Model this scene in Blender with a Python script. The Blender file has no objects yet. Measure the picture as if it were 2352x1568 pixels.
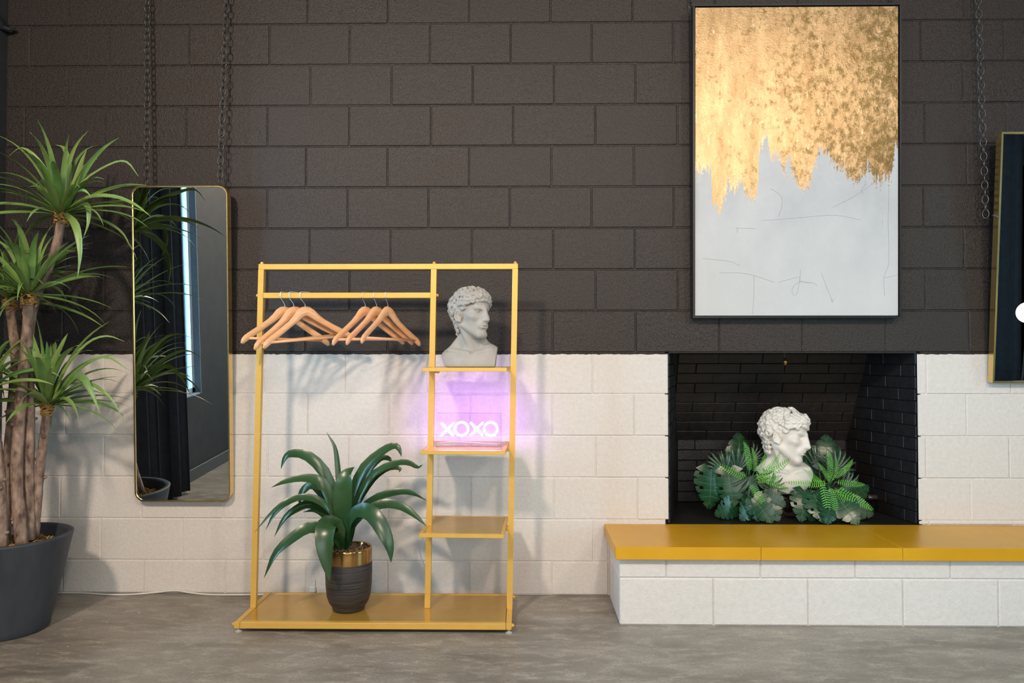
import bpy, math, random
import numpy as np
from mathutils import Vector, Matrix, Euler

random.seed(7)
sc = bpy.context.scene
col = sc.collection

# ------------------------------------------------------------------ camera, world, light, exposure
F_PX = 1700.0                       # focal length in pixels of the 2352 px wide frame
CAM = np.array([0.0557, -3.661, 1.167]); YAW = 0.0147; PITCH = math.radians(1.2)
cam_d = bpy.data.cameras.new('camera'); cam_d.sensor_width = 36.0; cam_d.lens = 36.0 * F_PX / 2352.0
cam_d.clip_start = 0.05
cam_o = bpy.data.objects.new('camera', cam_d); col.objects.link(cam_o)
cam_o.location = CAM; cam_o.rotation_euler = (math.pi / 2 + PITCH, 0, YAW)
sc.camera = cam_o

w = bpy.data.worlds.new('daylight'); sc.world = w; w.use_nodes = True
bg = w.node_tree.nodes['Background']; bg.inputs[0].default_value = (0.62, 0.80, 1.0, 1); bg.inputs[1].default_value = 1.6

sc.view_settings.view_transform = 'Standard'; sc.view_settings.look = 'None'
sc.view_settings.gamma = 1.0; sc.view_settings.use_curve_mapping = False
sc.view_settings.exposure = 0.05
sc.cycles.max_bounces = 7; sc.cycles.diffuse_bounces = 3; sc.cycles.glossy_bounces = 4
sc.cycles.caustics_reflective = False; sc.cycles.caustics_refractive = False
sc.cycles.adaptive_threshold = 0.02

def area(name, loc, target, sx, sy, power, color):
    d = bpy.data.lights.new(name, 'AREA'); d.shape = 'RECTANGLE'; d.size = sx; d.size_y = sy
    d.energy = power; d.color = color
    o = bpy.data.objects.new(name, d); col.objects.link(o); o.location = loc
    o.rotation_euler = (Vector(target) - Vector(loc)).to_track_quat('-Z', 'Y').to_euler()
    return o
# daylight coming in at the side windows, plus an added frontal source (each lamp fills the outside of its window)
area('daylight_window_near', (-3.0, -1.62, 1.75), (0, -1.62, 1.7), 1.5, 2.2, 420, (0.42, 0.72, 1.0))
area('daylight_window_far', (-3.0, -3.9, 1.75), (0, -3.0, 1.4), 1.6, 2.2, 210, (0.45, 0.77, 1.0))
area('daylight_window_right', (5.95, -3.3, 1.6), (0, -2.0, 0.9), 2.4, 2.2, 150, (0.45, 0.80, 1.0))
area('added_fill_behind', (0.4, -8.1, 1.9), (0.4, 0, 1.6), 4.6, 2.6, 120, (1.0, 0.88, 0.78))  # added unseen warm source: frontal light and sheen on the black wall
SPOTS = [((-1.6, -4.3, 3.45), (-1.5, 0, 0.95), 430), ((0.9, -4.6, 3.45), (0.9, 0, 1.2), 250), ((2.9, -4.5, 3.45), (2.2, 0, 1.2), 170)]
WARM = (1.0, 0.83, 0.66)

# ------------------------------------------------------------------ pixel -> place
def ray(px, py):
    x = (px - 1176) / F_PX; z = -(py - 784) / F_PX; y = 1.0
    c, s = math.cos(PITCH), math.sin(PITCH); y, z = c * y - s * z, s * y + c * z
    c, s = math.cos(YAW), math.sin(YAW); x, y = c * x - s * y, s * x + c * y
    return np.array([x, y, z])
def on_y(px, py, Y):
    d = ray(px, py); return CAM + d * ((Y - CAM[1]) / d[1])

# ------------------------------------------------------------------ object helpers
def tag(o, label=None, cat=None, group=None, kind=None):
    if label: o['label'] = label
    if cat: o['category'] = cat
    if group: o['group'] = group
    if kind: o['kind'] = kind
    return o
def thing(name, loc, label, cat, group=None, rot=(0, 0, 0)):
    o = bpy.data.objects.new(name, None); o.empty_display_size = 0.05; col.objects.link(o)
    o.location = loc; o.rotation_euler = rot
    return tag(o, label, cat, group)

class MB:
    """collects shapes in world (or local) space; build() links ONE mesh object"""
    def __init__(s): s.v = []; s.f = []; s.m = []
    def add(s, vs, fs, mi=0):
        b = len(s.v); s.v += [tuple(map(float, p)) for p in vs]
        s.f += [tuple(i + b for i in f) for f in fs]; s.m += [mi] * len(fs); return s
    def box(s, lo, hi, ch=0.0, mi=0):
        (x0, y0, z0), (x1, y1, z1) = lo, hi
        if ch <= 0:
            v = [(x, y, z) for z in (z0, z1) for y in (y0, y1) for x in (x0, x1)]
            return s.add(v, [(0, 2, 3, 1), (4, 5, 7, 6), (0, 1, 5, 4), (2, 6, 7, 3), (0, 4, 6, 2), (1, 3, 7, 5)], mi)
        v = []; P = ((x0, x1), (y0, y1), (z0, z1))
        idx = {}
        for sx in (0, 1):
            for sy in (0, 1):
                for sz in (0, 1):
                    for ax in range(3):
                        p = []
                        for a, sg in enumerate((sx, sy, sz)):
                            c = P[a][sg]
                            if a != ax: c += ch if sg == 0 else -ch
                            p.append(c)
                        idx[(sx, sy, sz, ax)] = len(v); v.append(p)
        f = []
        for ax in range(3):
            o1, o2 = [a for a in range(3) if a != ax]
            for sg in (0, 1):
                q = []
                for a, b in ((0, 0), (1, 0), (1, 1), (0, 1)):
                    k = [0, 0, 0]; k[ax] = sg; k[o1] = a; k[o2] = b
                    q.append(idx[(*k, ax)])
                f.append(q if (sg == 1) != (ax == 1) else q[::-1])
        for ax in range(3):       # edges along ax
            o1, o2 = [a for a in range(3) if a != ax]
            for a in (0, 1):
                for b in (0, 1):
                    k0 = [0, 0, 0]; k0[o1] = a; k0[o2] = b; k1 = list(k0); k1[ax] = 1
                    q = [idx[(*k0, o1)], idx[(*k1, o1)], idx[(*k1, o2)], idx[(*k0, o2)]]
                    f.append(q)
        for sx in (0, 1):
            for sy in (0, 1):
                for sz in (0, 1):
                    f.append([idx[(sx, sy, sz, a)] for a in range(3)])
        return s.add(v, f, mi)
    def tube(s, pts, r, n=8, cap=True, mi=0, closed=False):
        pts = [Vector(p) for p in pts]; N = len(pts)
        rs = r if hasattr(r, '__len__') else [r] * N
        v = []; f = []; prev = None
        for i, p in enumerate(pts):
            if closed: t = pts[(i + 1) % N] - pts[(i - 1) % N]
            else: t = pts[min(i + 1, N - 1)] - pts[max(i - 1, 0)]
            t.normalize()
            if prev is None:
                a = Vector((0, 0, 1)) if abs(t.z) < 0.9 else Vector((1, 0, 0))
                u = t.cross(a).normalized()
            else:
                u = (prev - t * prev.dot(t)).normalized()
            prev = u; b = t.cross(u)
            for k in range(n):
                an = 2 * math.pi * k / n
                v.append(p + (u * math.cos(an) + b * math.sin(an)) * rs[i])
        for i in range(N if closed else N - 1):
            j = (i + 1) % N
            for k in range(n):
                l = (k + 1) % n
                f.append((i * n + k, i * n + l, j * n + l, j * n + k))
        if cap and not closed:
            f.append(tuple(range(n))[::-1]); f.append(tuple((N - 1) * n + k for k in range(n)))
        return s.add(v, f, mi)
    def lathe(s, prof, c=(0, 0, 0), n=32, mi=0, closed=False):
        v = []; f = []
        for (r, z) in prof:
            for k in range(n):
                a = 2 * math.pi * k / n
                v.append((c[0] + r * math.cos(a), c[1] + r * math.sin(a), c[2] + z))
        m = len(prof)
        for i in range(m - 1):
            for k in range(n):
                l = (k + 1) % n
                f.append((i * n + k, i * n + l, (i + 1) * n + l, (i + 1) * n + k))
        return s.add(v, f, mi)
    def sphere(s, c, r, n=12, mi=0, sc=(1, 1, 1)):
        prof = [(max(1e-4, math.sin(math.pi * i / n)) * r, -math.cos(math.pi * i / n) * r) for i in range(n + 1)]
        b = len(s.v); s.lathe(prof, (0, 0, 0), n * 2, mi)
        for i in range(b, len(s.v)):
            p = s.v[i]; s.v[i] = (c[0] + p[0] * sc[0], c[1] + p[1] * sc[1], c[2] + p[2] * sc[2])
        return s
    def mesh(s, name, mats, smooth=False, off=(0, 0, 0)):
        me = bpy.data.meshes.new(name)
        me.from_pydata([(x - off[0], y - off[1], z - off[2]) for x, y, z in s.v], [], s.f)
        for m in (mats if isinstance(mats, (list, tuple)) else [mats]): me.materials.append(m)
        if any(s.m): me.polygons.foreach_set('material_index', s.m)
        if smooth: me.shade_smooth()
        me.update(); return me
    def build(s, name, mats, parent=None, smooth=False, local=False, label=None, fix=True):
        off = (0, 0, 0)
        if parent is not None and not local:
            q = parent
            while q is not None:
                off = tuple(a + b for a, b in zip(off, q.location)); q = q.parent
        me = s.mesh(name, mats, smooth, off)
        if fix: fix_normals(me)
        o = bpy.data.objects.new(name, me); col.objects.link(o)
        if parent is not None: o.parent = parent
        if label: o['label'] = label
        return o
import bmesh
def fix_normals(me):
    bm = bmesh.new(); bm.from_mesh(me); bmesh.ops.recalc_face_normals(bm, faces=bm.faces); bm.to_mesh(me); bm.free()
def inst(name, me, parent, M=None):
    o = bpy.data.objects.new(name, me); col.objects.link(o)
    if parent is not None: o.parent = parent
    if M is not None:
        if parent is not None: M = Matrix.Translation(-Vector(parent.location)) @ M
        o.matrix_basis = M
    return o
def spline(pts, n):
    """Catmull-Rom through pts, n samples"""
    P = [np.array(p, float) for p in pts]; P = [2 * P[0] - P[1]] + P + [2 * P[-1] - P[-2]]
    out = []; m = len(P) - 3
    for i in range(n):
        t = i / (n - 1) * m; k = min(int(t), m - 1); t -= k
        a, b, c, d = P[k:k + 4]
        out.append(0.5 * (2 * b + (c - a) * t + (2 * a - 5 * b + 4 * c - d) * t * t + (3 * b - a - 3 * c + d) * t ** 3))
    return out

# ------------------------------------------------------------------ material helpers
class NT:
    def __init__(s, name):
        s.m = bpy.data.materials.new(name); s.m.use_nodes = True; s.t = s.m.node_tree
        s.b = s.t.nodes['Principled BSDF']
    def n(s, typ, **kw):
        nd = s.t.nodes.new(typ)
        for k, v in kw.items(): setattr(nd, k, v)
        return nd
    def link(s, a, b): s.t.links.new(a, b)
    def setin(s, nd, i, v):
        if hasattr(v, 'is_output') or isinstance(v, bpy.types.NodeSocket): s.link(v, nd.inputs[i])
        else: nd.inputs[i].default_value = v
    def coord(s, kind='Object'):
        if kind == 'World': return s.n('ShaderNodeNewGeometry').outputs['Position']
        return s.n('ShaderNodeTexCoord').outputs[kind]
    def mapv(s, v, scale=(1, 1, 1), loc=(0, 0, 0), rot=(0, 0, 0)):
        nd = s.n('ShaderNodeMapping'); s.link(v, nd.inputs[0])
        nd.inputs['Location'].default_value = loc; nd.inputs['Rotation'].default_value = rot; nd.inputs['Scale'].default_value = scale
        return nd.outputs[0]
    def noise(s, v, scale, detail=4, rough=0.55, dist=0.0):
        nd = s.n('ShaderNodeTexNoise'); s.link(v, nd.inputs['Vector'])
        nd.inputs['Scale'].default_value = scale; nd.inputs['Detail'].default_value = detail
        nd.inputs['Roughness'].default_value = rough; nd.inputs['Distortion'].default_value = dist
        return nd.outputs['Fac']
    def math(s, op, a, b=None, c=None):
        nd = s.n('ShaderNodeMath', operation=op)
        s.setin(nd, 0, a)
        if b is not None: s.setin(nd, 1, b)
        if c is not None: s.setin(nd, 2, c)
        return nd.outputs[0]
    def ramp(s, v, stops, interp='LINEAR'):
        nd = s.n('ShaderNodeValToRGB'); s.link(v, nd.inputs[0]); cr = nd.color_ramp; cr.interpolation = interp
        while len(cr.elements) < len(stops): cr.elements.new(0.5)
        for e, (p, c) in zip(cr.elements, stops):
            e.position = p; e.color = (c, c, c, 1) if not hasattr(c, '__len__') else (*c, 1)
        return nd.outputs[0]
    def mix(s, f, a, b, mode='MIX'):
        nd = s.n('ShaderNodeMix', data_type='RGBA', blend_type=mode)
        s.setin(nd, 0, f)
        for i, x in ((6, a), (7, b)):
            if isinstance(x, bpy.types.NodeSocket): s.link(x, nd.inputs[i])
            else: nd.inputs[i].default_value = (*x, 1)
        return nd.outputs[2]
    def bump(s, h, strength=0.3, dist=0.005, prev=None):
        nd = s.n('ShaderNodeBump'); s.link(h, nd.inputs['Height'])
        nd.inputs['Strength'].default_value = strength; nd.inputs['Distance'].default_value = dist
        if prev is not None: s.link(prev, nd.inputs['Normal'])
        s.link(nd.outputs[0], s.b.inputs['Normal']); return nd.outputs[0]
    def base(s, c):
        if isinstance(c, bpy.types.NodeSocket): s.link(c, s.b.inputs['Base Color'])
        else: s.b.inputs['Base Color'].default_value = (*c, 1)
    def set(s, **kw):
        for k, v in kw.items(): s.setin(s.b, k.replace('_', ' '), v)
        return s
def simple(name, c1, c2=None, scale=20, rough=0.5, metal=0.0, bump=0.0, bscale=None, stretch=(1, 1, 1), spec=0.5, coord='Object', coat=0.0):
    t = NT(name); t.set(Roughness=rough, Metallic=metal); t.b.inputs['Specular IOR Level'].default_value = spec
    if coat: t.b.inputs['Coat Weight'].default_value = coat; t.b.inputs['Coat Roughness'].default_value = 0.15
    v = t.mapv(t.coord(coord), stretch)
    if c2 is not None: t.base(t.mix(t.ramp(t.noise(v, scale), [(0.3, 0.0), (0.7, 1.0)]), c1, c2))
    else: t.base(c1)
    if bump: t.bump(t.noise(v, bscale or scale * 3, 2), bump, 0.004)
    return t.m

M = {}
def wall_material():
    t = NT('painted_blockwork'); P = t.coord('World')
    sep = t.n('ShaderNodeSeparateXYZ'); t.link(P, sep.inputs[0])
    wob = t.noise(t.mapv(P, (1, 1, 0.2)), 26, 2)
    z = t.math('ADD', sep.outputs['Z'], t.math('MULTIPLY', t.math('SUBTRACT', wob, 0.5), 0.014))
    fac = t.math('GREATER_THAN', z, 1.180)
    fine = t.noise(P, 165, 2, 0.8); mid = t.noise(P, 55, 2, 0.6); big = t.noise(P, 1.3, 2)
    blk = t.mix(t.ramp(fine, [(0.38, 0.0), (0.58, 1.0)]), (0.004, 0.005, 0.005), (0.042, 0.032, 0.029))
    blk = t.mix(t.ramp(big, [(0.35, 0.0), (0.65, 0.45)]), blk, (0.024, 0.020, 0.021))
    wht = t.mix(t.ramp(mid, [(0.3, 0.0), (0.7, 1.0)]), (0.71, 0.65, 0.605), (0.77, 0.71, 0.67))
    pits = t.ramp(t.noise(P, 210, 2, 0.6), [(0.70, 0.0), (0.78, 0.5)])
    wht = t.mix(pits, wht, (0.46, 0.42, 0.38))
    scuff = t.ramp(t.noise(t.mapv(P, (1.2, 1, 3.0)), 1.6, 3, 0.7), [(0.60, 0.0), (0.80, 0.22)])
    wht = t.mix(scuff, wht, (0.50, 0.45, 0.40))
    t.base(t.mix(fac, wht, blk))
    t.link(t.math('ADD', 0.62, t.math('MULTIPLY', fac, -0.19)), t.b.inputs['Roughness']); t.link(t.math('SUBTRACT', 0.5, t.math('MULTIPLY', fac, 0.10)), t.b.inputs['Specular IOR Level']); t.b.inputs['Specular Tint'].default_value = (1.0, 0.90, 0.86, 1)
    h = t.math('ADD', t.math('MULTIPLY', fine, 1.0), t.math('MULTIPLY', mid, 0.6))
    t.bump(h, 0.75, 0.003)
    return t.m
M['wall'] = wall_material()

def concrete():
    t = NT('polished_concrete'); P = t.coord('World')
    a = t.noise(t.mapv(P, (0.7, 1.8, 1), rot=(0, 0, 0.35)), 2.2, 4, 0.62, 0.7)
    b = t.noise(t.mapv(P, (1, 2.6, 1), rot=(0, 0, 0.25)), 8.0, 6, 0.72, 0.35)
    c = t.mix(t.ramp(a, [(0.32, 0.0), (0.68, 1.0)]), (0.175, 0.148, 0.120), (0.36, 0.318, 0.265))
    c = t.mix(t.ramp(b, [(0.48, 0.0), (0.68, 0.62)]), c, (0.56, 0.49, 0.41))
    d = t.noise(P, 90, 1, 0.6)
    c = t.mix(t.ramp(d, [(0.35, 0.30), (0.6, 0.0)]), c, (0.15, 0.128, 0.105))
    e = t.noise(P, 38, 1, 0.4)
    c = t.mix(t.ramp(e, [(0.775, 0.0), (0.80, 0.8)]), c, (0.62, 0.60, 0.56))
    t.base(c); t.link(t.ramp(b, [(0.3, 0.34), (0.7, 0.50)]), t.b.inputs['Roughness'])
    t.b.inputs['Specular IOR Level'].default_value = 0.5
    t.bump(t.math('ADD', b, t.math('MULTIPLY', d, 0.3)), 0.10, 0.004)
    return t.m
M['concrete'] = concrete()
M['black_plaster'] = simple('black_painted_plaster', (0.018, 0.017, 0.018), (0.028, 0.027, 0.028), 8, 0.75, bump=0.12, bscale=120, coord='World')
M['white_trim'] = simple('white_window_paint', (0.75, 0.76, 0.76), (0.80, 0.80, 0.80), 12, 0.45)
M['reveal'] = simple('blue_grey_reveal_plaster', (0.25, 0.36, 0.44), (0.32, 0.44, 0.52), 60, 0.7, bump=0.4, bscale=90, coord='World')
M['ceiling'] = simple('pale_ceiling_paint', (0.55, 0.53, 0.50), (0.60, 0.58, 0.55), 5, 0.8)
M['pale_wall'] = simple('pale_room_paint', (0.50, 0.48, 0.46), (0.55, 0.53, 0.51), 5, 0.8)
M['gold_paint'] = simple('gold_powder_coat', (0.74, 0.42, 0.080), (0.78, 0.455, 0.10), 30, 0.38, metal=0.25, coord='World')
M['gold_panel'] = simple('gold_sheet_panel', (0.52, 0.29, 0.05), (0.60, 0.345, 0.07), 7, 0.15, metal=0.35, coord='World')
M['gold_slab'] = simple('gold_painted_slab', (0.68, 0.325, 0.008), (0.76, 0.385, 0.014), 4, 0.34, metal=0.15, bump=0.06, bscale=70, coord='World')
M['brass'] = simple('brushed_brass', (0.78, 0.55, 0.20), (0.85, 0.62, 0.26), 40, 0.25, metal=1.0, stretch=(1, 1, 8))
M['chrome'] = simple('chrome_wire', (0.75, 0.76, 0.78), None, 1, 0.15, metal=1.0)
M['dark_metal'] = simple('dark_chain_steel', (0.065, 0.058, 0.055), (0.12, 0.11, 0.102), 80, 0.36, metal=0.7)
M['firebrick'] = simple('black_painted_firebrick', (0.009, 0.008, 0.0085), (0.016, 0.0145, 0.015), 30, 0.45, bump=0.45, bscale=120, coord='World')
M['firemortar'] = simple('sooty_mortar', (0.008, 0.007, 0.007), (0.022, 0.020, 0.019), 60, 0.8, bump=0.5, bscale=150, coord='World')
M['wood'] = simple('honey_beech_wood', (0.80, 0.40, 0.18), (0.88, 0.50, 0.26), 9, 0.32, stretch=(1.5, 12, 12), coat=0.3)
M['planter'] = simple('charcoal_planter', (0.026, 0.030, 0.037), (0.050, 0.054, 0.064), 14, 0.6, bump=0.15, bscale=160, stretch=(1, 1, 0.25))
M['bark'] = simple('cane_bark', (0.075, 0.036, 0.025), (0.40, 0.275, 0.205), 42, 0.85, bump=0.9, bscale=40, stretch=(1, 1, 0.45), coord='World')
M['moss'] = simple('dry_moss', (0.33, 0.17, 0.04), (0.55, 0.33, 0.10), 60, 0.9, bump=0.9, bscale=140)
M['rope'] = simple('dry_root_fibre', (0.10, 0.06, 0.035), (0.30, 0.20, 0.12), 50, 0.9)
M['soil'] = simple('dark_soil', (0.03, 0.02, 0.014), (0.09, 0.06, 0.04), 50, 0.95, bump=1.0, bscale=90)
def leaf_mat(name, c1, c2, c3, rough, scale=9, spec=0.5):
    t = NT(name); info = t.n('ShaderNodeObjectInfo'); v = t.mapv(t.coord('Object'), (1, 1, 1))
    c = t.mix(t.ramp(t.noise(v, scale, 3), [(0.3, 0.0), (0.7, 1.0)]), c1, c2)
    c = t.mix(t.math('MULTIPLY', info.outputs['Random'], 0.55), c, c3)
    t.base(c); t.set(Roughness=rough); t.b.inputs['Specular IOR Level'].default_value = spec
    t.bump(t.noise(t.mapv(t.coord('Object'), (1, 1, 0.3)), 90, 2), 0.12, 0.002)
    return t.m
M['drac_leaf'] = leaf_mat('strap_leaf_green', (0.075, 0.18, 0.040), (0.19, 0.33, 0.080), (0.30, 0.35, 0.095), 0.40)
M['lily_leaf'] = leaf_mat('broad_leaf_green', (0.010, 0.046, 0.017), (0.028, 0.088, 0.030), (0.045, 0.085, 0.022), 0.27)
M['monstera'] = leaf_mat('monstera_green', (0.006, 0.034, 0.013), (0.015, 0.064, 0.020), (0.012, 0.075, 0.030), 0.20)
M['vein'] = simple('pale_leaf_vein', (0.045, 0.13, 0.045), (0.06, 0.16, 0.055), 30, 0.4)
M['fern'] = leaf_mat('fresh_fern_green', (0.10, 0.36, 0.030), (0.17, 0.50, 0.055), (0.10, 0.42, 0.06), 0.40)
M['palm'] = leaf_mat('dark_palm_green', (0.020, 0.060, 0.035), (0.045, 0.10, 0.055), (0.05, 0.10, 0.06), 0.28)
M['grey_stone'] = simple('grey_cast_stone', (0.37, 0.335, 0.30), (0.45, 0.41, 0.375), 12, 0.75, bump=0.12, bscale=110)
M['plaster'] = simple('warm_white_plaster', (0.76, 0.71, 0.65), (0.82, 0.775, 0.72), 9, 0.45, bump=0.05, bscale=100)
M['copper'] = simple('lustre_copper_glaze', (0.36, 0.19, 0.055), (0.46, 0.26, 0.09), 9, 0.13, metal=0.85)
def ribbed():
    t = NT('scratched_black_ceramic'); v = t.coord('Object')
    n = t.noise(t.mapv(v, (1.2, 1.2, 60)), 5, 5, 0.7)
    t.base(t.mix(t.ramp(n, [(0.40, 0.0), (0.70, 1.0)]), (0.014, 0.011, 0.010), (0.080, 0.066, 0.060)))
    t.set(Roughness=0.5); t.bump(n, 0.35, 0.002); return t.m
M['ribbed'] = ribbed()
M['black_frame'] = simple('black_frame_lacquer', (0.012, 0.012, 0.014), None, 1, 0.35)
M['curtain'] = simple('black_velvet', (0.012, 0.012, 0.015), (0.022, 0.022, 0.027), 18, 0.85, bump=0.2, bscale=300)
M['white_plastic'] = simple('white_plastic', (0.72, 0.70, 0.66), None, 1, 0.4)
M['rubber'] = simple('clear_grey_glide', (0.45, 0.43, 0.38), None, 1, 0.35)
def mirror_mat():
    t = NT('mirror_silver'); t.base((0.86, 0.90, 0.90)); t.set(Roughness=0.0, Metallic=1.0); return t.m
M['mirror'] = mirror_mat()
def clear(name, tint, gloss):
    t = NT(name); t.t.nodes.remove(t.b)
    tr = t.n('ShaderNodeBsdfTransparent'); tr.inputs[0].default_value = (*tint, 1)
    gl = t.n('ShaderNodeBsdfGlossy'); gl.inputs['Roughness'].default_value = 0.03
    fr = t.n('ShaderNodeFresnel'); fr.inputs[0].default_value = 1.45
    f = t.math('MULTIPLY', fr.outputs[0], gloss)
    mx = t.n('ShaderNodeMixShader'); t.link(f, mx.inputs[0]); t.link(tr.outputs[0], mx.inputs[1]); t.link(gl.outputs[0], mx.inputs[2])
    t.link(mx.outputs[0], t.t.nodes['Material Output'].inputs[0]); return t.m
M['acrylic'] = clear('clear_acrylic', (0.985, 0.985, 0.985), 0.9)
M['glass'] = clear('window_glass', (0.93, 0.97, 0.97), 1.0)
def emit(name, c, s):
    t = NT(name); t.base((0.8, 0.8, 0.8)); t.b.inputs['Emission Color'].default_value = (*c, 1); t.b.inputs['Emission Strength'].default_value = s; return t.m
M['neon'] = emit('violet_neon', (0.60, 0.22, 1.0), 110)
M['globe'] = emit('lit_globe_glass', (1.0, 0.80, 0.42), 5)
M['bulb'] = emit('lit_lamp_disc', (1.0, 0.83, 0.62), 12)

# ================================================================== THE SETTING
XL, XR, YF, ZC = -2.545, 5.6, -7.6, 3.75
CH, Z0, BW = 0.2055, 1.19, 0.4064
FX0, FX1, FZ0, FZ1 = 0.775, 1.987, 0.348, 1.190          # fireplace opening

fl = MB().box((XL - 0.2, YF - 0.2, -0.12), (XR + 0.2, 0.72, 0.0)).build('floor', M['concrete']); tag(fl, 'grey-brown polished concrete floor with scuffs', kind='structure')
ce = MB().box((XL - 0.2, YF - 0.2, ZC), (XR + 0.2, 0.72, ZC + 0.12)).build('ceiling', M['ceiling']); tag(ce, 'pale flat ceiling above the room', kind='structure')
REC = 0.0036
wb = MB()
wb.box((XL, REC, 0), (FX0 - 0.02, 0.2, ZC)); wb.box((FX1 + 0.02, REC, 0), (XR, 0.2, ZC))
wb.box((FX0 - 0.02, REC, FZ1 + 0.004), (FX1 + 0.02, 0.2, ZC)); wb.box((FX0 - 0.02, REC, 0), (FX1 + 0.02, 0.2, FZ0 - 0.06))
wall_back = wb.build('wall_back', M['wall']); tag(wall_back, 'concrete block wall painted black above and cream white below', kind='structure')

# concrete blocks, each its own piece; shared meshes by size
bcache = {}
def block_mesh(wd, ht, dp=REC + 0.004, ch=0.0035):
    key = (round(wd, 3), round(ht, 3), round(dp, 3))
    if key not in bcache:
        bcache[key] = MB().box((-wd / 2, 0, -ht / 2), (wd / 2, dp, ht / 2), ch).mesh('concrete_block', M['wall'])
        fix_normals(bcache[key])
    return bcache[key]
rest = MB()
rb = random.Random(3)
J = 0.0042
HX0, HX1, HY, HZS, HZT = 0.475, 3.2, -0.407, 0.292, 0.348   # hearth block
for k in range(-6, 12):
    za = Z0 + k * CH; zb = za + CH
    za2 = max(za, 0.0); zb2 = min(zb, ZC)
    if zb2 - za2 < 0.03: continue
    off = 0.0 if (k % 2) else 0.5
    for c in range(-8, 15):
        jx = lambda i: i * BW + off * BW + 0.010 * math.sin(i * 12.9 + k * 7.7)
        xa, xb = max(jx(c), XL), min(jx(c + 1), XR)
        if xb - xa < 0.02: continue
        segs = [(xa, xb, za2, zb2)]
        if za2 < FZ1 - 0.01 and zb2 > FZ0:              # cut at the fireplace opening
            segs = []
            if xa < FX0 - 0.015: segs.append((xa, min(xb, FX0 - 0.002), za2, zb2))
            if xb > FX1 + 0.015: segs.append((max(xa, FX1 + 0.002), xb, za2, zb2))
        for (a, b, lo, hi) in segs:
            if lo < HZT and b > HX0:                      # behind the hearth
                if b > HX0 + 0.03 and a >= HX0: lo = max(lo, HZT)
                elif a < HX0: 
                    if hi <= HZT + 0.05: b = HX0
                    else: pass
            if hi - lo < 0.02 or b - a < 0.015: continue
            wd, ht = round(b - a - J, 3), round(hi - lo - J, 3)
            dy = rb.choice((0.0, 0.0, -0.0008, 0.0007, -0.0015))
            if hi > 3.25 or a > 3.3:
                rest.box((a + J / 2, 0, lo + J / 2), (b - J / 2, REC + 0.004, hi - J / 2), 0.0035)
            else:
                inst('concrete_block', block_mesh(wd, ht), wall_back, Matrix.Translation(((a + b) / 2, dy, (lo + hi) / 2)))
r_ = rest.build('blockwork', M['wall'], wall_back); r_['kind'] = 'stuff'

# left wall with two windows
WL = [(-2.42, -1.00, 0.66, 2.75), (-4.75, -3.12, 0.66, 2.75)]
def wall_with_windows(name, mat, x_in, x_out, wins, label):
    m = MB(); lo, hi = sorted((x_in, x_out)); ys = [YF] + sorted([v for w_ in wins for v in w_[:2]]) + [0.2]
    for i in range(0, len(ys), 2): m.box((lo, ys[i], 0), (hi, ys[i + 1], ZC))
    for (a, b, z0, z1) in wins: m.box((lo, a, 0), (hi, b, z0)); m.box((lo, a, z1), (hi, b, ZC))
    return tag(m.build(name, mat), label, kind='structure')
wall_left = wall_with_windows('wall_left', M['black_plaster'], XL, XL - 0.2, WL, 'black painted side wall with windows beside the palm')
WR = [(-5.6, -2.2, 0.5, 2.6)]
wall_right = wall_with_windows('wall_right', M['pale_wall'], XR, XR + 0.2, WR, 'pale side wall with a wide window behind curtains')
WF = (-1.9, 2.7, 0.6, 3.2)  # window added out of view to carry the frontal light
wf = MB().box((XL - 0.2, YF - 0.2, 0), (WF[0], YF, ZC)).box((WF[1], YF - 0.2, 0), (XR + 0.2, YF, ZC)).box((WF[0], YF - 0.2, 0), (WF[1], YF, WF[2])).box((WF[0], YF - 0.2, WF[3]), (WF[1], YF, ZC))
wall_front = tag(wf.build('wall_front', M['pale_wall']), 'pale wall behind the viewpoint with an opening for the added window', kind='structure')
w4 = thing('added_window_4', (0.4, YF - 0.1, WF[2]), 'wide white framed window added behind the viewpoint for frontal light', 'window'); del w4['category']; w4['kind'] = 'structure'
xs_ = [WF[0] + (WF[1] - WF[0]) * i / 4 for i in range(5)]
fm = MB().box((WF[0], YF - 0.13, WF[2]), (WF[1], YF - 0.07, WF[2] + 0.05)).box((WF[0], YF - 0.13, WF[3] - 0.05), (WF[1], YF - 0.07, WF[3]))
for x_ in xs_: fm.box((max(x_ - 0.025, WF[0]), YF - 0.129, WF[2] + 0.05), (min(x_ + 0.025, WF[1]), YF - 0.071, WF[3] - 0.05))
fm.build('window_frame', M['white_trim'], w4)
for xa_, xb_ in zip(xs_[:-1], xs_[1:]): MB().box((xa_ + 0.026, YF - 0.103, WF[2] + 0.051), (xb_ - 0.026, YF - 0.097, WF[3] - 0.051)).build('pane', M['glass'], w4)
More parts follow.
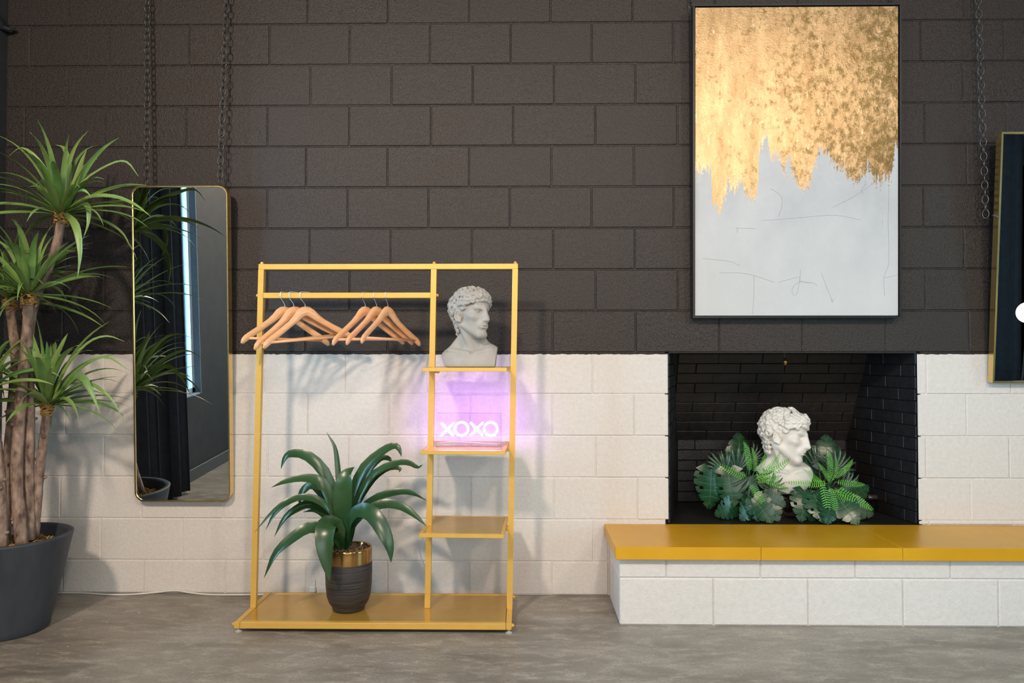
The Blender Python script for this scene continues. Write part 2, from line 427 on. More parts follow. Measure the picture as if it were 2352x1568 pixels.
def window(name, x_in, x_out, w_, label):
    a, b, z0, z1 = w_; s = 1 if x_out > x_in else -1
    root = thing(name, ((x_in + x_out) / 2, (a + b) / 2, z0), label, 'window'); del root['category']; root['kind'] = 'structure'
    g = x_in + s * 0.08
    m = MB(); t = 0.05
    lo, hi = sorted((g - 0.02, g + 0.03))
    m.box((lo, a, z0), (hi, a + t, z1)); m.box((lo, b - t, z0), (hi, b, z1)); m.box((lo, a, z0), (hi, b, z0 + t)); m.box((lo, a, z1 - t), (hi, b, z1))
    m.box((lo + 0.005, (a + b) / 2 - 0.02, z0 + t), (hi - 0.005, (a + b) / 2 + 0.02, z1 - t))
    m.build('window_frame', M['white_trim'], root)
    l, h = sorted((x_in - s * 0.001, g)); e = 0.006
    m = MB(); m.box((l, a, z0), (h, a + e, z1)); m.box((l, b - e, z0), (h, b, z1)); m.box((l, a, z1 - e), (h, b, z1)); m.build('window_reveal', M['reveal'], root)
    MB().box((l, a + e, z0), (h, b - e, z0 + 0.012)).build('window_sill', M['reveal'], root)
    for (p, q) in ((a + t, (a + b) / 2 - 0.02), ((a + b) / 2 + 0.02, b - t)):
        MB().box((g + 0.002, p, z0 + t), (g + 0.006, q, z1 - t)).build('pane', M['glass'], root)
    return root
window('window_1', XL, XL - 0.2, WL[0], 'white framed window in the black side wall, half behind a curtain')
window('window_2', XL, XL - 0.2, WL[1], 'farther white framed window in the black side wall')
window('window_3', XR, XR + 0.2, WR[0], 'wide window in the pale side wall')
tag(MB().box((XL, -7.6, 0), (XL + 0.016, -0.002, 0.095), 0.004).build('baseboard_left', M['black_frame']), 'black baseboard along the side wall', kind='structure')

# ------------------------------------------------------------------ curtains
def curtain(x, ya, yb, z0, z1, n, label, amp=0.045, group='black curtains', flare=0.0):
    root = thing('curtain', (x, (ya + yb) / 2, z0), label, 'curtain', group)
    N = n * 10; pts = []
    rr = random.Random(int(abs(ya) * 100))
    ph = [rr.uniform(-0.5, 0.5) for _ in range(n + 1)]
    v = []; f = []; R = 9
    for j in range(R):
        zz = z0 + (z1 - z0) * j / (R - 1); fl_ = 1 - 0.35 * j / (R - 1)
        for i in range(N + 1):
            u = i / N; k = u * n
            p = ph[int(k) % (n + 1)] * 0.6
            xx = x + amp * fl_ * (math.sin(2 * math.pi * k + p) + 0.25 * math.sin(4.7 * math.pi * k))
            yy = ya + (yb + flare * (2.1 - zz) - ya) * u + 0.012 * math.sin(2 * math.pi * k * 2 + p)
            v.append((xx, yy, zz))
    for j in range(R - 1):
        for i in range(N):
            a = j * (N + 1) + i; f.append((a, a + 1, a + N + 2, a + N + 1))
    o = MB().add(v, f).build('curtain_cloth', M['curtain'], root, smooth=True)
    md = o.modifiers.new('thickness', 'SOLIDIFY'); md.thickness = 0.004
    MB().tube([(x, ya - 0.08, z1 + 0.02), (x, yb + 0.08, z1 + 0.02)], 0.014, 10).build('curtain_rod', M['black_frame'], root)
    for yy in (ya - 0.05, yb + 0.05):
        wx = XL if x < 0 else XR
        MB().tube([(x, yy, z1 + 0.02), (wx, yy, z1 + 0.02)], 0.009, 8).build('rod_bracket', M['black_frame'], root)
    return root
curtain(XL + 0.11, -1.87, -1.15, 0.02, 3.0, 5, 'black velvet curtain beside the tall palm, reflected in the rounded mirror')
curtain(XR - 0.18, -6.15, -4.63, 0.02, 3.0, 6, 'black curtain reflected along the edge of the square-cornered mirror', flare=0.125)
curtain(XR - 0.055, -4.84, -4.15, 0.02, 2.9, 4, 'narrow black curtain gathered across the window of the pale side wall', amp=0.022)
# clipped garden hedge outside the pale side's window
def hedge():
    root = thing('hedge', (7.6, -7.5, -0.1), 'clipped green hedge outside the pale side window', 'hedge')
    rr = random.Random(5); m = MB()
    for i in range(1500):
        y, z, x = rr.uniform(-11.5, -3.5), rr.uniform(-0.1, 2.6), 7.6 + rr.gauss(0, 0.1)
        s = rr.uniform(0.05, 0.11); a = Vector((rr.uniform(-1, 1), rr.uniform(-1, 1), rr.uniform(-1, 1))).normalized(); b = a.cross(Vector((0.3, 0.5, 0.8))).normalized()
        c = Vector((x, y, z)); m.add([c - a * s, c - b * s * 0.5, c + a * s, c + b * s * 0.5], [(0, 1, 2, 3)])
    o = m.build('foliage', M['fern'], root, fix=False); o['kind'] = 'stuff'
    MB().box((7.7, -11.5, -0.1), (8.1, -3.5, 2.5), 0.05).build('dense_core', M['fern'], root)
hedge()

# ------------------------------------------------------------------ lamps of the room
for i, (loc, tgt, pw) in enumerate(SPOTS):
    lab = ('black ceiling spotlight nearest the black side wall', 'black ceiling spotlight aimed at the fireplace', 'black ceiling spotlight nearest the pale side wall')[i]
    root = thing('track_spotlight', (loc[0], loc[1], ZC), lab, 'spotlight', 'ceiling spotlights')
    d = (Vector(tgt) - Vector(loc)).normalized(); p = Vector(loc)
    MB().tube([(loc[0], loc[1], ZC), (loc[0], loc[1], loc[2] + 0.09)], 0.012, 8).build('stem', M['black_frame'], root)
    MB().lathe([(0.001, ZC - 0.02), (0.05, ZC - 0.02), (0.05, ZC), (0.001, ZC)], (loc[0], loc[1], 0), 20).build('ceiling_rose', M['black_frame'], root)
    MB().tube([p - d * 0.22, p - d * 0.2, p - d * 0.02], [0.05, 0.075, 0.085], 20).build('can', M['black_frame'], root)
    L = bpy.data.lights.new('spotlight_beam', 'SPOT'); L.energy = pw; L.color = WARM; L.spot_size = math.radians(112); L.spot_blend = 0.9; L.shadow_soft_size = 0.16
    lo = bpy.data.objects.new('spotlight_beam', L); col.objects.link(lo); lo.location = p; lo.rotation_euler = d.to_track_quat('-Z', 'Y').to_euler()
def globe_lamp(loc, r, label):
    root = thing('globe_floor_lamp', (loc[0], loc[1], 0), label, 'lamp')
    MB().sphere(loc, r, 14).build('globe', M['globe'], root, smooth=True)
    MB().tube([(loc[0], loc[1], 0.02), (loc[0], loc[1], loc[2] - r)], 0.007, 10).build('pole', M['black_frame'], root)
    MB().lathe([(0.001, 0.0), (0.13, 0.0), (0.13, 0.018), (0.02, 0.03), (0.001, 0.03)], (loc[0], loc[1], 0), 28).build('base', M['brass'], root)
globe_lamp((4.36, -2.83, 1.11), 0.09, 'brass floor lamp with a lit globe, reflected in the square-cornered mirror')

# ================================================================== HEARTH AND FIREBOX
hearth = thing('hearth_bench', (0.9, -0.2, 0), 'raised white block hearth topped with gold slabs below the fireplace', 'hearth')
MB().box((HX0 + 0.006, HY + 0.006, 0.0), (HX1, -0.002, HZS)).build('mortar_core', M['wall'], hearth)
hb_cache = {}
for (za, zb, start) in ((0.0, 0.2045, 0.0), (0.2045, HZS, -0.5)):
    xs = [HX0] + [HX0 + (i + 1 + start) * 0.4095 for i in range(8)]
    xs = [x for x in xs if x < HX1 - 0.05] + [HX1]
    for a, b in zip(xs[:-1], xs[1:]):
        wd, ht = round(b - a - J, 3), round(zb - za - J, 3); key = (wd, ht)
        if key not in hb_cache:
            hb_cache[key] = MB().box((-wd / 2, 0, -ht / 2), (wd / 2, 0.36, ht / 2), 0.004).mesh('concrete_block', M['wall']); fix_normals(hb_cache[key])
        inst('concrete_block', hb_cache[key], hearth, Matrix.Translation(((a + b) / 2, HY, (za + zb) / 2)))
sx = [0.455, 1.080, 1.685, 2.300, HX1]
for a, b in zip(sx[:-1], sx[1:]):
    MB().box((a + 0.0006, -0.446, HZS + 0.001), (b - 0.0006, -0.001, HZT), 0.0022).build('gold_slab', M['gold_slab'], hearth)

firebox = thing('firebox', (1.38, 0.28, FZ0), 'black painted brick firebox recess in the block wall', 'fireplace')
BL, BR = Vector((0.930, 0.557, 0)), Vector((1.883, 0.557, 0)); ZB = 0.70; YT, ZT = 0.362, 1.192
slope = Vector((0, YT - 0.557, ZT - ZB)).normalized(); ztop = 1.62; ytop = 0.557 + slope.y / slope.z * (ztop - ZB)
T = 0.012
def panel(name, quad, n, th=0.05):
    q = [Vector(p) for p in quad]; n = Vector(n).normalized()
    v = q + [p + n * th for p in q]
    MB().add(v, [(0, 1, 2, 3), (7, 6, 5, 4), (0, 4, 5, 1), (1, 5, 6, 2), (2, 6, 7, 3), (3, 7, 4, 0)]).build(name, M['firemortar'], firebox)
panel('back_panel', [(0.72, 0.557 + T, FZ0 - 0.05), (2.05, 0.557 + T, FZ0 - 0.05), (2.05, 0.557 + T, ZB), (0.72, 0.557 + T, ZB)], (0, 1, 0))
panel('smoke_shelf', [(0.72, 0.557 + T, ZB - 0.005), (2.05, 0.557 + T, ZB - 0.005), (2.05, ytop + T, ztop), (0.72, ytop + T, ztop)], (0, 1, 0.3))
panel('side_panel', [(FX0 - 0.006, 0.0, FZ0 - 0.05), (BL.x - T, 0.59, FZ0 - 0.05), (BL.x - T, 0.59, ztop), (FX0 - 0.006, 0.0, ztop)] if False else [(FX0 - T, 0.012, FZ0 - 0.05), (BL.x - T, 0.60, FZ0 - 0.05), (BL.x - T, 0.60, FZ1 + 0.002), (FX0 - T, 0.012, FZ1 + 0.002)], (-1, 0.25, 0))
panel('side_panel', [(FX1 + T, 0.012, FZ0 - 0.05), (BR.x + T, 0.60, FZ0 - 0.05), (BR.x + T, 0.60, FZ1 + 0.002), (FX1 + T, 0.012, FZ1 + 0.002)], (1, 0.2, 0))
panel('throat_panel', [(0.70, 0.206, FZ1 + 0.006), (2.06, 0.206, FZ1 + 0.006), (2.06, 0.206, ztop), (0.70, 0.206, ztop)], (0, -1, 0), 0.004)
MB().box((0.68, 0.206, ztop), (2.08, 0.68, ztop + 0.05)).build('throat_cap', M['firemortar'], firebox)
MB().box((0.66, 0.206, FZ1 + 0.004), (0.76, 0.68, ztop)).build('throat_side', M['firemortar'], firebox)
MB().box((2.02, 0.206, FZ1 + 0.004), (2.12, 0.68, ztop)).build('throat_side', M['firemortar'], firebox)
MB().box((FX0 - 0.018, 0.0, FZ0 - 0.058), (FX1 + 0.018, 0.60, FZ0)).build('firebox_floor', M['firebrick'], firebox)
MB().box((FX0, 0.0008, FZ1 - 0.004), (FX1, 0.20, FZ1 + 0.003)).build('lintel_soffit', M['firemortar'], firebox)
fb = {}
def brick_mesh(l, h):
    key = (round(l, 3), round(h, 3))
    if key not in fb:
        fb[key] = MB().box((0.0015, -T, 0.0015), (l - 0.0015, 0.0, h - 0.0015), 0.002).mesh('brick', M['firebrick']); fix_normals(fb[key])
    return fb[key]
def lay(origin, ux, uz, length, height, ch, bl, seed):
    """bricks over a plane; ux along, uz up; the face looks to -(uz x ux) side = local -y"""
    uy = uz.cross(ux); R = Matrix((ux, uy, uz)).transposed().to_4x4(); rr = random.Random(seed)
    rows = int(round(height / ch))
    for r in range(rows):
        hh = height / rows; x = -bl * (0.5 if r % 2 else 0.0) - rr.uniform(0, 0.05)
        while x < length:
            l0, l1 = max(x, 0), min(x + bl, length); x += bl
            if l1 - l0 < 0.02: continue
            o = origin + ux * l0 + uz * (r * hh) + uy * rr.uniform(-0.001, 0.001)
            inst('brick', brick_mesh(round(l1 - l0, 2), hh), firebox, Matrix.Translation(o) @ R)
X_ = Vector((1, 0, 0)); Z_ = Vector((0, 0, 1))
lay(Vector((BL.x, 0.557 + T, FZ0)), X_, Z_, BR.x - BL.x, ZB - FZ0, 0.0585, 0.24, 1)
uz = Vector((0, slope.y, slope.z))
lay(Vector((0.90, 0.557 + T, ZB)), X_, uz, 1.04, 0.585, 0.0585, 0.24, 2)
ur = (Vector((FX1, 0, 0)) - Vector((BR.x, 0.557, 0))); lr = ur.length; ur.normalize()
lay(Vector((BR.x + T, 0.557, FZ0)), ur, Z_, lr - 0.014, FZ1 - FZ0, 0.0585, 0.24, 3)
ul = (Vector((BL.x, 0.557, 0)) - Vector((FX0, 0, 0))); ll = ul.length; ul.normalize()
lay(Vector((FX0 - T, 0.0, FZ0)) + ul * 0.014, ul, Z_, ll - 0.014, FZ1 - FZ0, 0.0585, 0.24, 4)

dh = thing('damper_handle', (1.45, 0.24, 1.19), 'copper-tipped damper handle hanging from the firebox top', 'handle')
dq = on_y(1803, 838, 0.235)[0]
MB().tube([(dq - 0.004, 0.245, 1.36), (dq - 0.002, 0.24, 1.19), (dq, 0.236, 1.157)], 0.0045, 8).build('rod', M['dark_metal'], dh)
MB().tube([(dq, 0.236, 1.162), (dq + 0.001, 0.235, 1.150), (dq + 0.001, 0.235, 1.135), (dq + 0.002, 0.234, 1.122)], [0.0045, 0.0115, 0.0115, 0.006], 12).build('copper_grip', M['copper'], dh, smooth=True)
gp = thing('gas_pipe', (1.93, 0.30, 0.424), 'short black gas pipe stub poking out of the firebox side', 'pipe')
MB().tube([(1.9275, 0.308, 0.424), (1.875, 0.30, 0.424)], 0.014, 14).build('pipe_tube', M['dark_metal'], gp)
MB().tube([(1.895, 0.303, 0.424), (1.873, 0.30, 0.424)], 0.018, 14).build('end_cap', M['chrome'], gp)

# ================================================================== GOLD RACK
rack = thing('garment_rack', (-0.58, -0.32, 0), 'gold metal clothes rack with side shelves and a low platform', 'rack')
RX0, RX1, RY0, RY1, RZ = -1.168, 0.008, -0.522, -0.125, 0.045
LEAN = 0.026 / 1.54
def lx(x, z): return x + LEAN * (z - RZ)
tb = 0.025; G = M['gold_paint']
MB().box((RX0 + tb, RY0, 0.018), (RX1 - tb, RY0 + tb, RZ), 0.002).build('base_rail', G, rack)
MB().box((RX0 + tb, RY1 - tb, 0.018), (RX1 - tb, RY1, RZ), 0.002).build('base_rail', G, rack)
MB().box((RX0, RY0, 0.018), (RX0 + tb - 0.001, RY1, RZ), 0.002).build('base_rail', G, rack)
MB().box((RX1 - tb + 0.001, RY0, 0.018), (RX1, RY1, RZ), 0.002).build('base_rail', G, rack)
MB().box((RX0 + tb + 0.001, RY0 + tb, 0.026), (RX1 - tb - 0.001, RY1 - tb, RZ - 0.001), 0.001).build('platform_panel', M['gold_panel'], rack)
for x in (RX0 + 0.015, RX1 - 0.012):
    for y in (RY0 + 0.015, RY1 - 0.015):
        f_ = MB().lathe([(0.001, 0), (0.014, 0), (0.015, 0.004), (0.006, 0.008), (0.005, 0.02), (0.001, 0.02)], (x, y, 0), 16).build('foot_glide', M['rubber'], rack)
def bolt(p, ax, name='bolt'):
    p = Vector(p); ax = Vector(ax)
    MB().tube([p, p + ax * 0.004, p + ax * 0.005, p + ax * 0.010], [0.009, 0.009, 0.006, 0.006], 10).build(name, G, rack)
for y in (RY0 + 0.012, RY1 - 0.012): bolt((RX1, y, 0.034), (1, 0, 0)); bolt((RX0, y, 0.034), (-1, 0, 0))
PY = -0.322; ZTOP = 1.588
PXL, PXM, PXR = -1.1555, -0.372, -0.0045
def post(x):
    m = MB(); h = tb / 2; v = []
    for z in (RZ, ZTOP - tb):
        for (dx, dy) in ((-h, -h), (h, -h), (h, h), (-h, h)): v.append((lx(x, z) + dx, PY + dy, z))
    m.add(v, [(0, 1, 5, 4), (1, 2, 6, 5), (2, 3, 7, 6), (3, 0, 4, 7), (3, 2, 1, 0), (4, 5, 6, 7)]).build('post', G, rack)
for x in (PXL, PXM, PXR): post(x)
zt = ZTOP - tb / 2
MB().box((lx(PXL, zt) - tb / 2, PY - tb / 2, ZTOP - tb), (lx(PXR, zt) + tb / 2, PY + tb / 2, ZTOP), 0.0015).build('top_rail', G, rack)
for x in (PXL, PXM, PXR): bolt((lx(x, ZTOP), PY, ZTOP), (0, 0, 1))
RLT = 1.458; RLC = RLT - tb / 2
MB().box((lx(PXL, RLT) + tb / 2, PY - tb / 2, RLT - tb), (lx(PXM, RLT) - tb / 2, PY + tb / 2, RLT), 0.0015).build('hanging_rail', G, rack)
bolt((lx(PXL, RLC) - tb / 2, PY, RLC), (-1, 0, 0)); bolt((lx(PXM, RLC) + tb / 2, PY, RLC), (1, 0, 0))
SHELF_Z = (1.122, 0.768, 0.415)
for z in SHELF_Z:
    x0, x1 = lx(PXM, z) - 0.016, lx(PXR, z) - 0.020; y0, y1 = -0.502, -0.142; t = 0.017; yaw = -0.035
    sh = thing('shelf', ((x0 + x1) / 2, -0.322, z - t), None, None); sh.parent = rack; sh.location = Vector(sh.location) - Vector(rack.location)
    a, b = x0 - (x0 + x1) / 2, x1 - (x0 + x1) / 2; c, d = y0 + 0.322, y1 + 0.322; w_ = 0.017
    sh.rotation_euler = (0, 0, yaw)
    MB().box((a, c, 0), (b, c + w_, t), 0.0012).build('front_bar', G, sh, local=True)
    MB().box((a, d - w_, 0), (b, d, t), 0.0012).build('rear_bar', G, sh, local=True)
    MB().box((a, c + w_, 0), (a + w_, d - w_, t), 0.0012).build('side_bar', G, sh, local=True)
    MB().box((b - w_, c + w_, 0), (b, d - w_, t), 0.0012).build('side_bar', G, sh, local=True)
    MB().box((a + w_ + 0.0008, c + w_, 0.004), (b - w_ - 0.0008, d - w_, t - 0.0008), 0.0005).build('shelf_panel', M['gold_panel'], sh, local=True)
    xr = lx(PXR, z) - tb / 2
    MB().box((xr - 0.009, PY - 0.018, z - 0.026), (xr, PY + 0.018, z - 0.006), 0.002).build('shelf_bracket', G, rack)
    MB().box((lx(PXM, z) + tb / 2, PY - 0.012, z - 0.028), (lx(PXM, z) + tb / 2 + 0.02, PY + 0.012, z - t), 0.002).build('shelf_bracket', G, rack)

# ------------------------------------------------------------------ hangers
def hanger_meshes():
    top = [(0, 0), (0.022, -0.004), (0.042, -0.018), (0.060, -0.040), (0.085, -0.063), (0.125, -0.090), (0.170, -0.117), (0.200, -0.136), (0.214, -0.150), (0.221, -0.170)]
    bot = [(0, -0.044), (0.012, -0.049), (0.028, -0.060), (0.048, -0.074), (0.075, -0.091), (0.115, -0.117), (0.155, -0.142), (0.183, -0.160), (0.198, -0.170), (0.209, -0.177)]
    v = []; f = []; n = len(top); th = 0.0065
    rows = []
    for s in (-1, 1):
        for i in range(n):
            cx = lambda x: 0.028 * (x / 0.22) ** 2
            ring = []
            (xa, za), (xb, zb) = top[i], bot[i]
            mx, mz = (xa + xb) / 2, (za + zb) / 2
            for (u, yy) in ((0.0, 0.0), (0.12, 0.8), (0.5, 1.0), (0.88, 0.8), (1.0, 0.0), (0.88, -0.8), (0.5, -1.0), (0.12, -0.8)):
                x, z = xa + (xb - xa) * u, za + (zb - za) * u
                ring.append(len(v)); v.append((s * x, yy * th * (1.15 if i < n - 1 else 0.5) - cx(x), z))
            rows.append(ring)
        base = len(rows) - n
        for i in range(n - 1):
            a, b = rows[base + i], rows[base + i + 1]
            for k in range(8):
                l = (k + 1) % 8; f.append((a[k], a[l], b[l], b[k]))
        f.append(tuple(rows[base + n - 1]))
    body = MB().add(v, f)
    notch = []
    bar = MB().tube([(-0.186, -0.020, -0.150), (0.186, -0.020, -0.150)], 0.0062, 10)
    return body, bar
def hook_mesh(th):
    hw = 0.0128 / math.sin(math.radians(th)); t = RLT - 1.397
    hp = [(0, -0.02), (0, 0.004), (0.002, 0.010), (hw * 0.7, t - 0.036), (hw + 0.004, t - 0.024), (hw + 0.0045, t - 0.010), (hw + 0.0030, t + 0.0020), (hw * 0.55, t + 0.0034), (0, t + 0.0036), (-hw * 0.55, t + 0.0034), (-hw - 0.0030, t + 0.0020), (-hw - 0.0045, t - 0.008), (-hw - 0.0045, t - 0.016)]
    hp = [(x, 0, z) for x, z in hp[:3]] + [(p[0], 0, p[1]) for p in spline(hp[3:], 24)]
    me = MB().tube([(-x, y, z) for x, y, z in hp], 0.0016, 7).mesh('hook', M['chrome'], True); fix_normals(me); return me
hb, hbar = hanger_meshes()
hm = [hb.mesh('hanger_body', M['wood'], True), hbar.mesh('trouser_bar', M['wood'], True)]
for m_ in hm: fix_normals(m_)
HANG = [(654, 47, 0.5, 'wooden hanger nearest the free end of the rack, partly behind two others'),
        (675, 43, -7.0, 'middle wooden hanger of the three near the free end of the rack'),
        (701, 39, -5.5, 'widest-seen wooden hanger, frontmost of the three near the free end of the rack'),
        (839, 55, -1.5, 'leftmost wooden hanger of the three near the shelves'),
        (865, 58, -1.0, 'middle wooden hanger of the three near the shelves'),
        (891, 63, 0.8, 'narrowest-seen wooden hanger, closest to the shelves')]
for px, th, roll, lab in HANG:
    p = on_y(px, 702, PY)
    root = thing('clothes_hanger', (p[0], PY, 1.397), lab, 'hanger', 'wooden hangers on the rack')
    root.rotation_mode = 'QUATERNION'
    q = Matrix.Rotation(math.radians(th), 4, 'Z') @ Matrix.Rotation(math.radians(roll), 4, 'Y')
    root.rotation_quaternion = q.to_quaternion()
    for nm, me in zip(('hanger_body', 'trouser_bar', 'hook'), hm + [hook_mesh(th)]):
        o = inst(nm, me, root)
        if nm == 'hook': o.rotation_euler = (0, math.radians(-roll), 0)      # the hook hangs plumb over the rail

# ================================================================== MIRRORS
def rounded(w_, h, r, n=6):
    pts = []
    for (cx, cz, a0) in ((w_ / 2 - r, h - r, 0), (-w_ / 2 + r, h - r, 90), (-w_ / 2 + r, r, 180), (w_ / 2 - r, r, 270)):
        if r < 1e-4: pts.append((cx, cz)); continue
        for i in range(n + 1):
            a = math.radians(a0 + 90 * i / n); pts.append((cx + r * math.cos(a), cz + r * math.sin(a)))
    return pts
def make_mirror(loc, w_, h, r, tilt, depth, lip, label, n=6):
    root = thing('wall_mirror', loc, label, 'mirror'); root.rotation_euler = (math.radians(tilt), 0, 0)
    o = rounded(w_, h, r, n); i_ = [(x * (w_ / 2 - lip) / (w_ / 2), lip + z * (h - 2 * lip) / h) for x, z in o] if r < 1e-4 else rounded_in(w_, h, r, lip, n)
    N = len(o); v = [(x, 0, z) for x, z in o] + [(x, -depth, z) for x, z in o] + [(x, -depth, z) for x, z in i_] + [(x, -depth + 0.006, z) for x, z in i_]
    f = []
    for k in range(N):
        l = (k + 1) % N
        for a in range(3): f.append((a * N + k, a * N + l, (a + 1) * N + l, (a + 1) * N + k))
    f.append(tuple(range(N)))
    MB().add(v, f).build('frame', M['brass'], root, local=True)
    MB().add([(x, -depth + 0.005, z) for x, z in i_], [tuple(range(N))]).build('mirror_glass', M['mirror'], root, local=True, fix=False)
    return root
def rounded_in(w_, h, r, lip, n):
    return [(x, z + lip) for x, z in rounded(w_ - 2 * lip, h - 2 * lip, max(r - lip, 0.002), n)]
TL = 2.6
mirL = make_mirror((-1.608, -0.006, 0.463), 0.470, 1.535, 0.045, TL, 0.046, 0.006, 'tall gold framed mirror with rounded corners beside the palm', 8)
mirR = make_mirror((2.645, -0.008, 1.045), 0.640, 1.195, 0.0, 4.5, 0.040, 0.009, 'gold framed mirror with square corners beside the fireplace')

# ------------------------------------------------------------------ chains
def link_mesh(L=0.044, W=0.027, r=0.0026):
    pts = []
    for i in range(14):
        a = 2 * math.pi * i / 14; pts.append((W / 2 * math.cos(a), 0, L / 2 * math.sin(a)))
    m = MB().tube(pts, r, 6, closed=True).mesh('link', M['dark_metal'], True); return m
LINK = link_mesh()
def chain(p0, p1, label, group=None):
    """from the hung thing p0 up to the ceiling p1"""
    p0, p1 = Vector(p0), Vector(p1); root = thing('hanging_chain', p0, label, 'chain', group)
    d = p1 - p0; n = max(2, int(d.length / 0.0345)); q = d.to_track_quat('Z', 'X').to_matrix().to_4x4()
    rr = random.Random(n)
    for i in range(n + 1):
        M_ = Matrix.Translation(p0 + d * (i / n)) @ q @ Matrix.Rotation(math.radians((i % 2) * 90 + rr.uniform(5, 30)), 4, 'Z')
        inst('link', LINK, root, M_)
    MB().tube([p1 + Vector((0, 0, -0.012)), (p1.x, p1.y, ZC)], 0.004, 8).build('ceiling_hook', M['dark_metal'], root)
def top_of(y0, px, py): return on_y(px, py, y0)
c0, c1 = on_y(347, 436, -0.05), on_y(344, 0, -0.03)
chain((c0[0], -0.092, 2.0215), (c0[0] + (c1[0] - c0[0]) * 1.7, -0.03, ZC - 0.03), 'dark steel chain holding the rounded mirror, palm side', 'chains of the rounded mirror')
c0, c1 = on_y(513, 436, -0.05), on_y(525, 0, -0.03)
chain((c0[0], -0.092, 2.0215), (c0[0] + (c1[0] - c0[0]) * 1.7, -0.03, ZC - 0.03), 'dark steel chain holding the rounded mirror, rack side', 'chains of the rounded mirror')
c0, c1 = on_y(2261, 492, -0.045), on_y(2244, 0, -0.03)
chain((c0[0], -0.055, c0[2]), (c0[0] + (c1[0] - c0[0]) * 1.7, -0.03, ZC - 0.03), 'dark steel chain holding the square-cornered mirror')
MB().tube([(c0[0] - 0.004, -0.055, c0[2] - 0.012), (2.645 - 0.318, -0.045, c0[2] - 0.022)], 0.0045, 8).build('side_hook', M['chrome'], mirR).location = (0, 0, 0)

# ================================================================== PAINTING
def painting_mat(w_, h):
    t = NT('gold_leaf_over_pale_grey'); sep = t.n('ShaderNodeSeparateXYZ'); v = t.coord('Object'); t.link(v, sep.inputs[0])
    u = t.math('ADD', t.math('DIVIDE', sep.outputs['X'], w_), 0.5); vv = t.math('DIVIDE', sep.outputs['Z'], h)
    pts = [(30, 820), (62, 812), (100, 835), (108, 990), (140, 1025), (160, 975), (185, 880), (205, 905), (222, 915), (245, 865), (262, 925), (318, 955), (332, 900), (338, 690), (372, 662), (386, 745), (440, 765), (460, 832), (482, 750), (502, 850), (545, 905), (585, 890), (603, 800), (628, 715), (690, 770), (738, 810), (800, 868), (832, 865), (868, 800), (905, 872), (972, 868), (1003, 700)]
    stops = [((x - 22) / 993, (1515 - y) / 1477) for x, y in pts]
    b = t.ramp(u, stops)
    n1 = t.noise(t.mapv(v, (95, 1, 5)), 1.0, 5, 0.7); n2 = t.noise(v, 60, 5, 0.75)
    edge = t.math('ADD', b, t.math('ADD', t.math('MULTIPLY', t.math('SUBTRACT', n1, 0.5), 0.20), t.math('MULTIPLY', t.math('SUBTRACT', n2, 0.5), 0.16)))
    gold = t.math('GREATER_THAN', vv, edge)
    # drips and flecks below the edge
    dr = t.noise(t.mapv(v, (110, 1, 1.6)), 1.0, 1, 0.4)
    drip = t.math('MULTIPLY', t.math('GREATER_THAN', dr, 0.77), t.math('GREATER_THAN', vv, t.math('SUBTRACT', edge, 0.14)))
    gold = t.math('MAXIMUM', gold, drip)
    # worn dark olive patches, mostly towards the upper free corner
    pn = t.noise(t.mapv(v, (1, 1, 0.8)), 34, 6, 0.75); pb = t.noise(v, 3.2, 3, 0.5)
    bias = t.math('ADD', t.math('MULTIPLY', u, 0.20), t.math('MULTIPLY', pb, 0.30))
    patch = t.ramp(t.math('ADD', pn, bias), [(0.74, 0.0), (0.90, 0.85)])
    gcol = t.mix(t.ramp(t.noise(t.mapv(v, (2.0, 1, 0.6)), 6, 6, 0.7), [(0.3, 0.0), (0.7, 1.0)]), (0.34, 0.215, 0.105), (0.60, 0.42, 0.235))
    gcol = t.mix(patch, gcol, (0.15, 0.105, 0.035))
    lift = t.ramp(t.noise(t.mapv(v, (1, 1, 0.5)), 46, 5, 0.8), [(0.60, 0.0), (0.70, 0.8)])
    gcol = t.mix(lift, gcol, (0.85, 0.68, 0.46))
    ccol = t.mix(t.ramp(t.noise(t.mapv(v, (1, 1, 0.7)), 4, 6, 0.6), [(0.3, 0.0), (0.7, 1.0)]), (0.45, 0.445, 0.465), (0.59, 0.575, 0.58))
    ccol = t.mix(t.ramp(vv, [(0.05, 0.55), (0.4, 0.0)]), ccol, (0.62, 0.605, 0.59))
    t.base(t.mix(gold, ccol, gcol))
    t.link(t.math('MULTIPLY', gold, 0.92), t.b.inputs['Metallic'])
    t.link(t.math('SUBTRACT', 0.60, t.math('MULTIPLY', gold, 0.22)), t.b.inputs['Roughness'])
    t.bump(t.math('ADD', pn, t.noise(v, 120, 3)), 0.25, 0.003)
    return t.m
PC = (1.383, -0.015, 1.357); PW, PH = 1.003, 1.520
pt = thing('framed_painting', PC, 'large abstract canvas with gold leaf over pale grey in a thin black frame', 'painting'); pt.rotation_euler = (math.radians(1.3), 0, math.radians(0))
fw = 0.008; dp = 0.045
MB().box((-PW / 2, -dp, 0), (-PW / 2 + fw, 0, PH)).build('frame_side', M['black_frame'], pt, local=True)
MB().box((PW / 2 - fw, -dp, 0), (PW / 2, 0, PH)).build('frame_side', M['black_frame'], pt, local=True)
MB().box((-PW / 2 + fw, -dp, 0), (PW / 2 - fw, 0, fw)).build('frame_bottom', M['black_frame'], pt, local=True)
MB().box((-PW / 2 + fw, -dp, PH - fw), (PW / 2 - fw, 0, PH)).build('frame_top', M['black_frame'], pt, local=True)
cw, chh = PW - 2 * fw - 0.006, PH - 2 * fw - 0.006
cv = MB().box((-cw / 2, -0.038, 0), (cw / 2, -0.005, chh), 0.002).build('canvas', painting_mat(cw, chh), pt, local=True); cv.location = (0, 0, fw + 0.003)
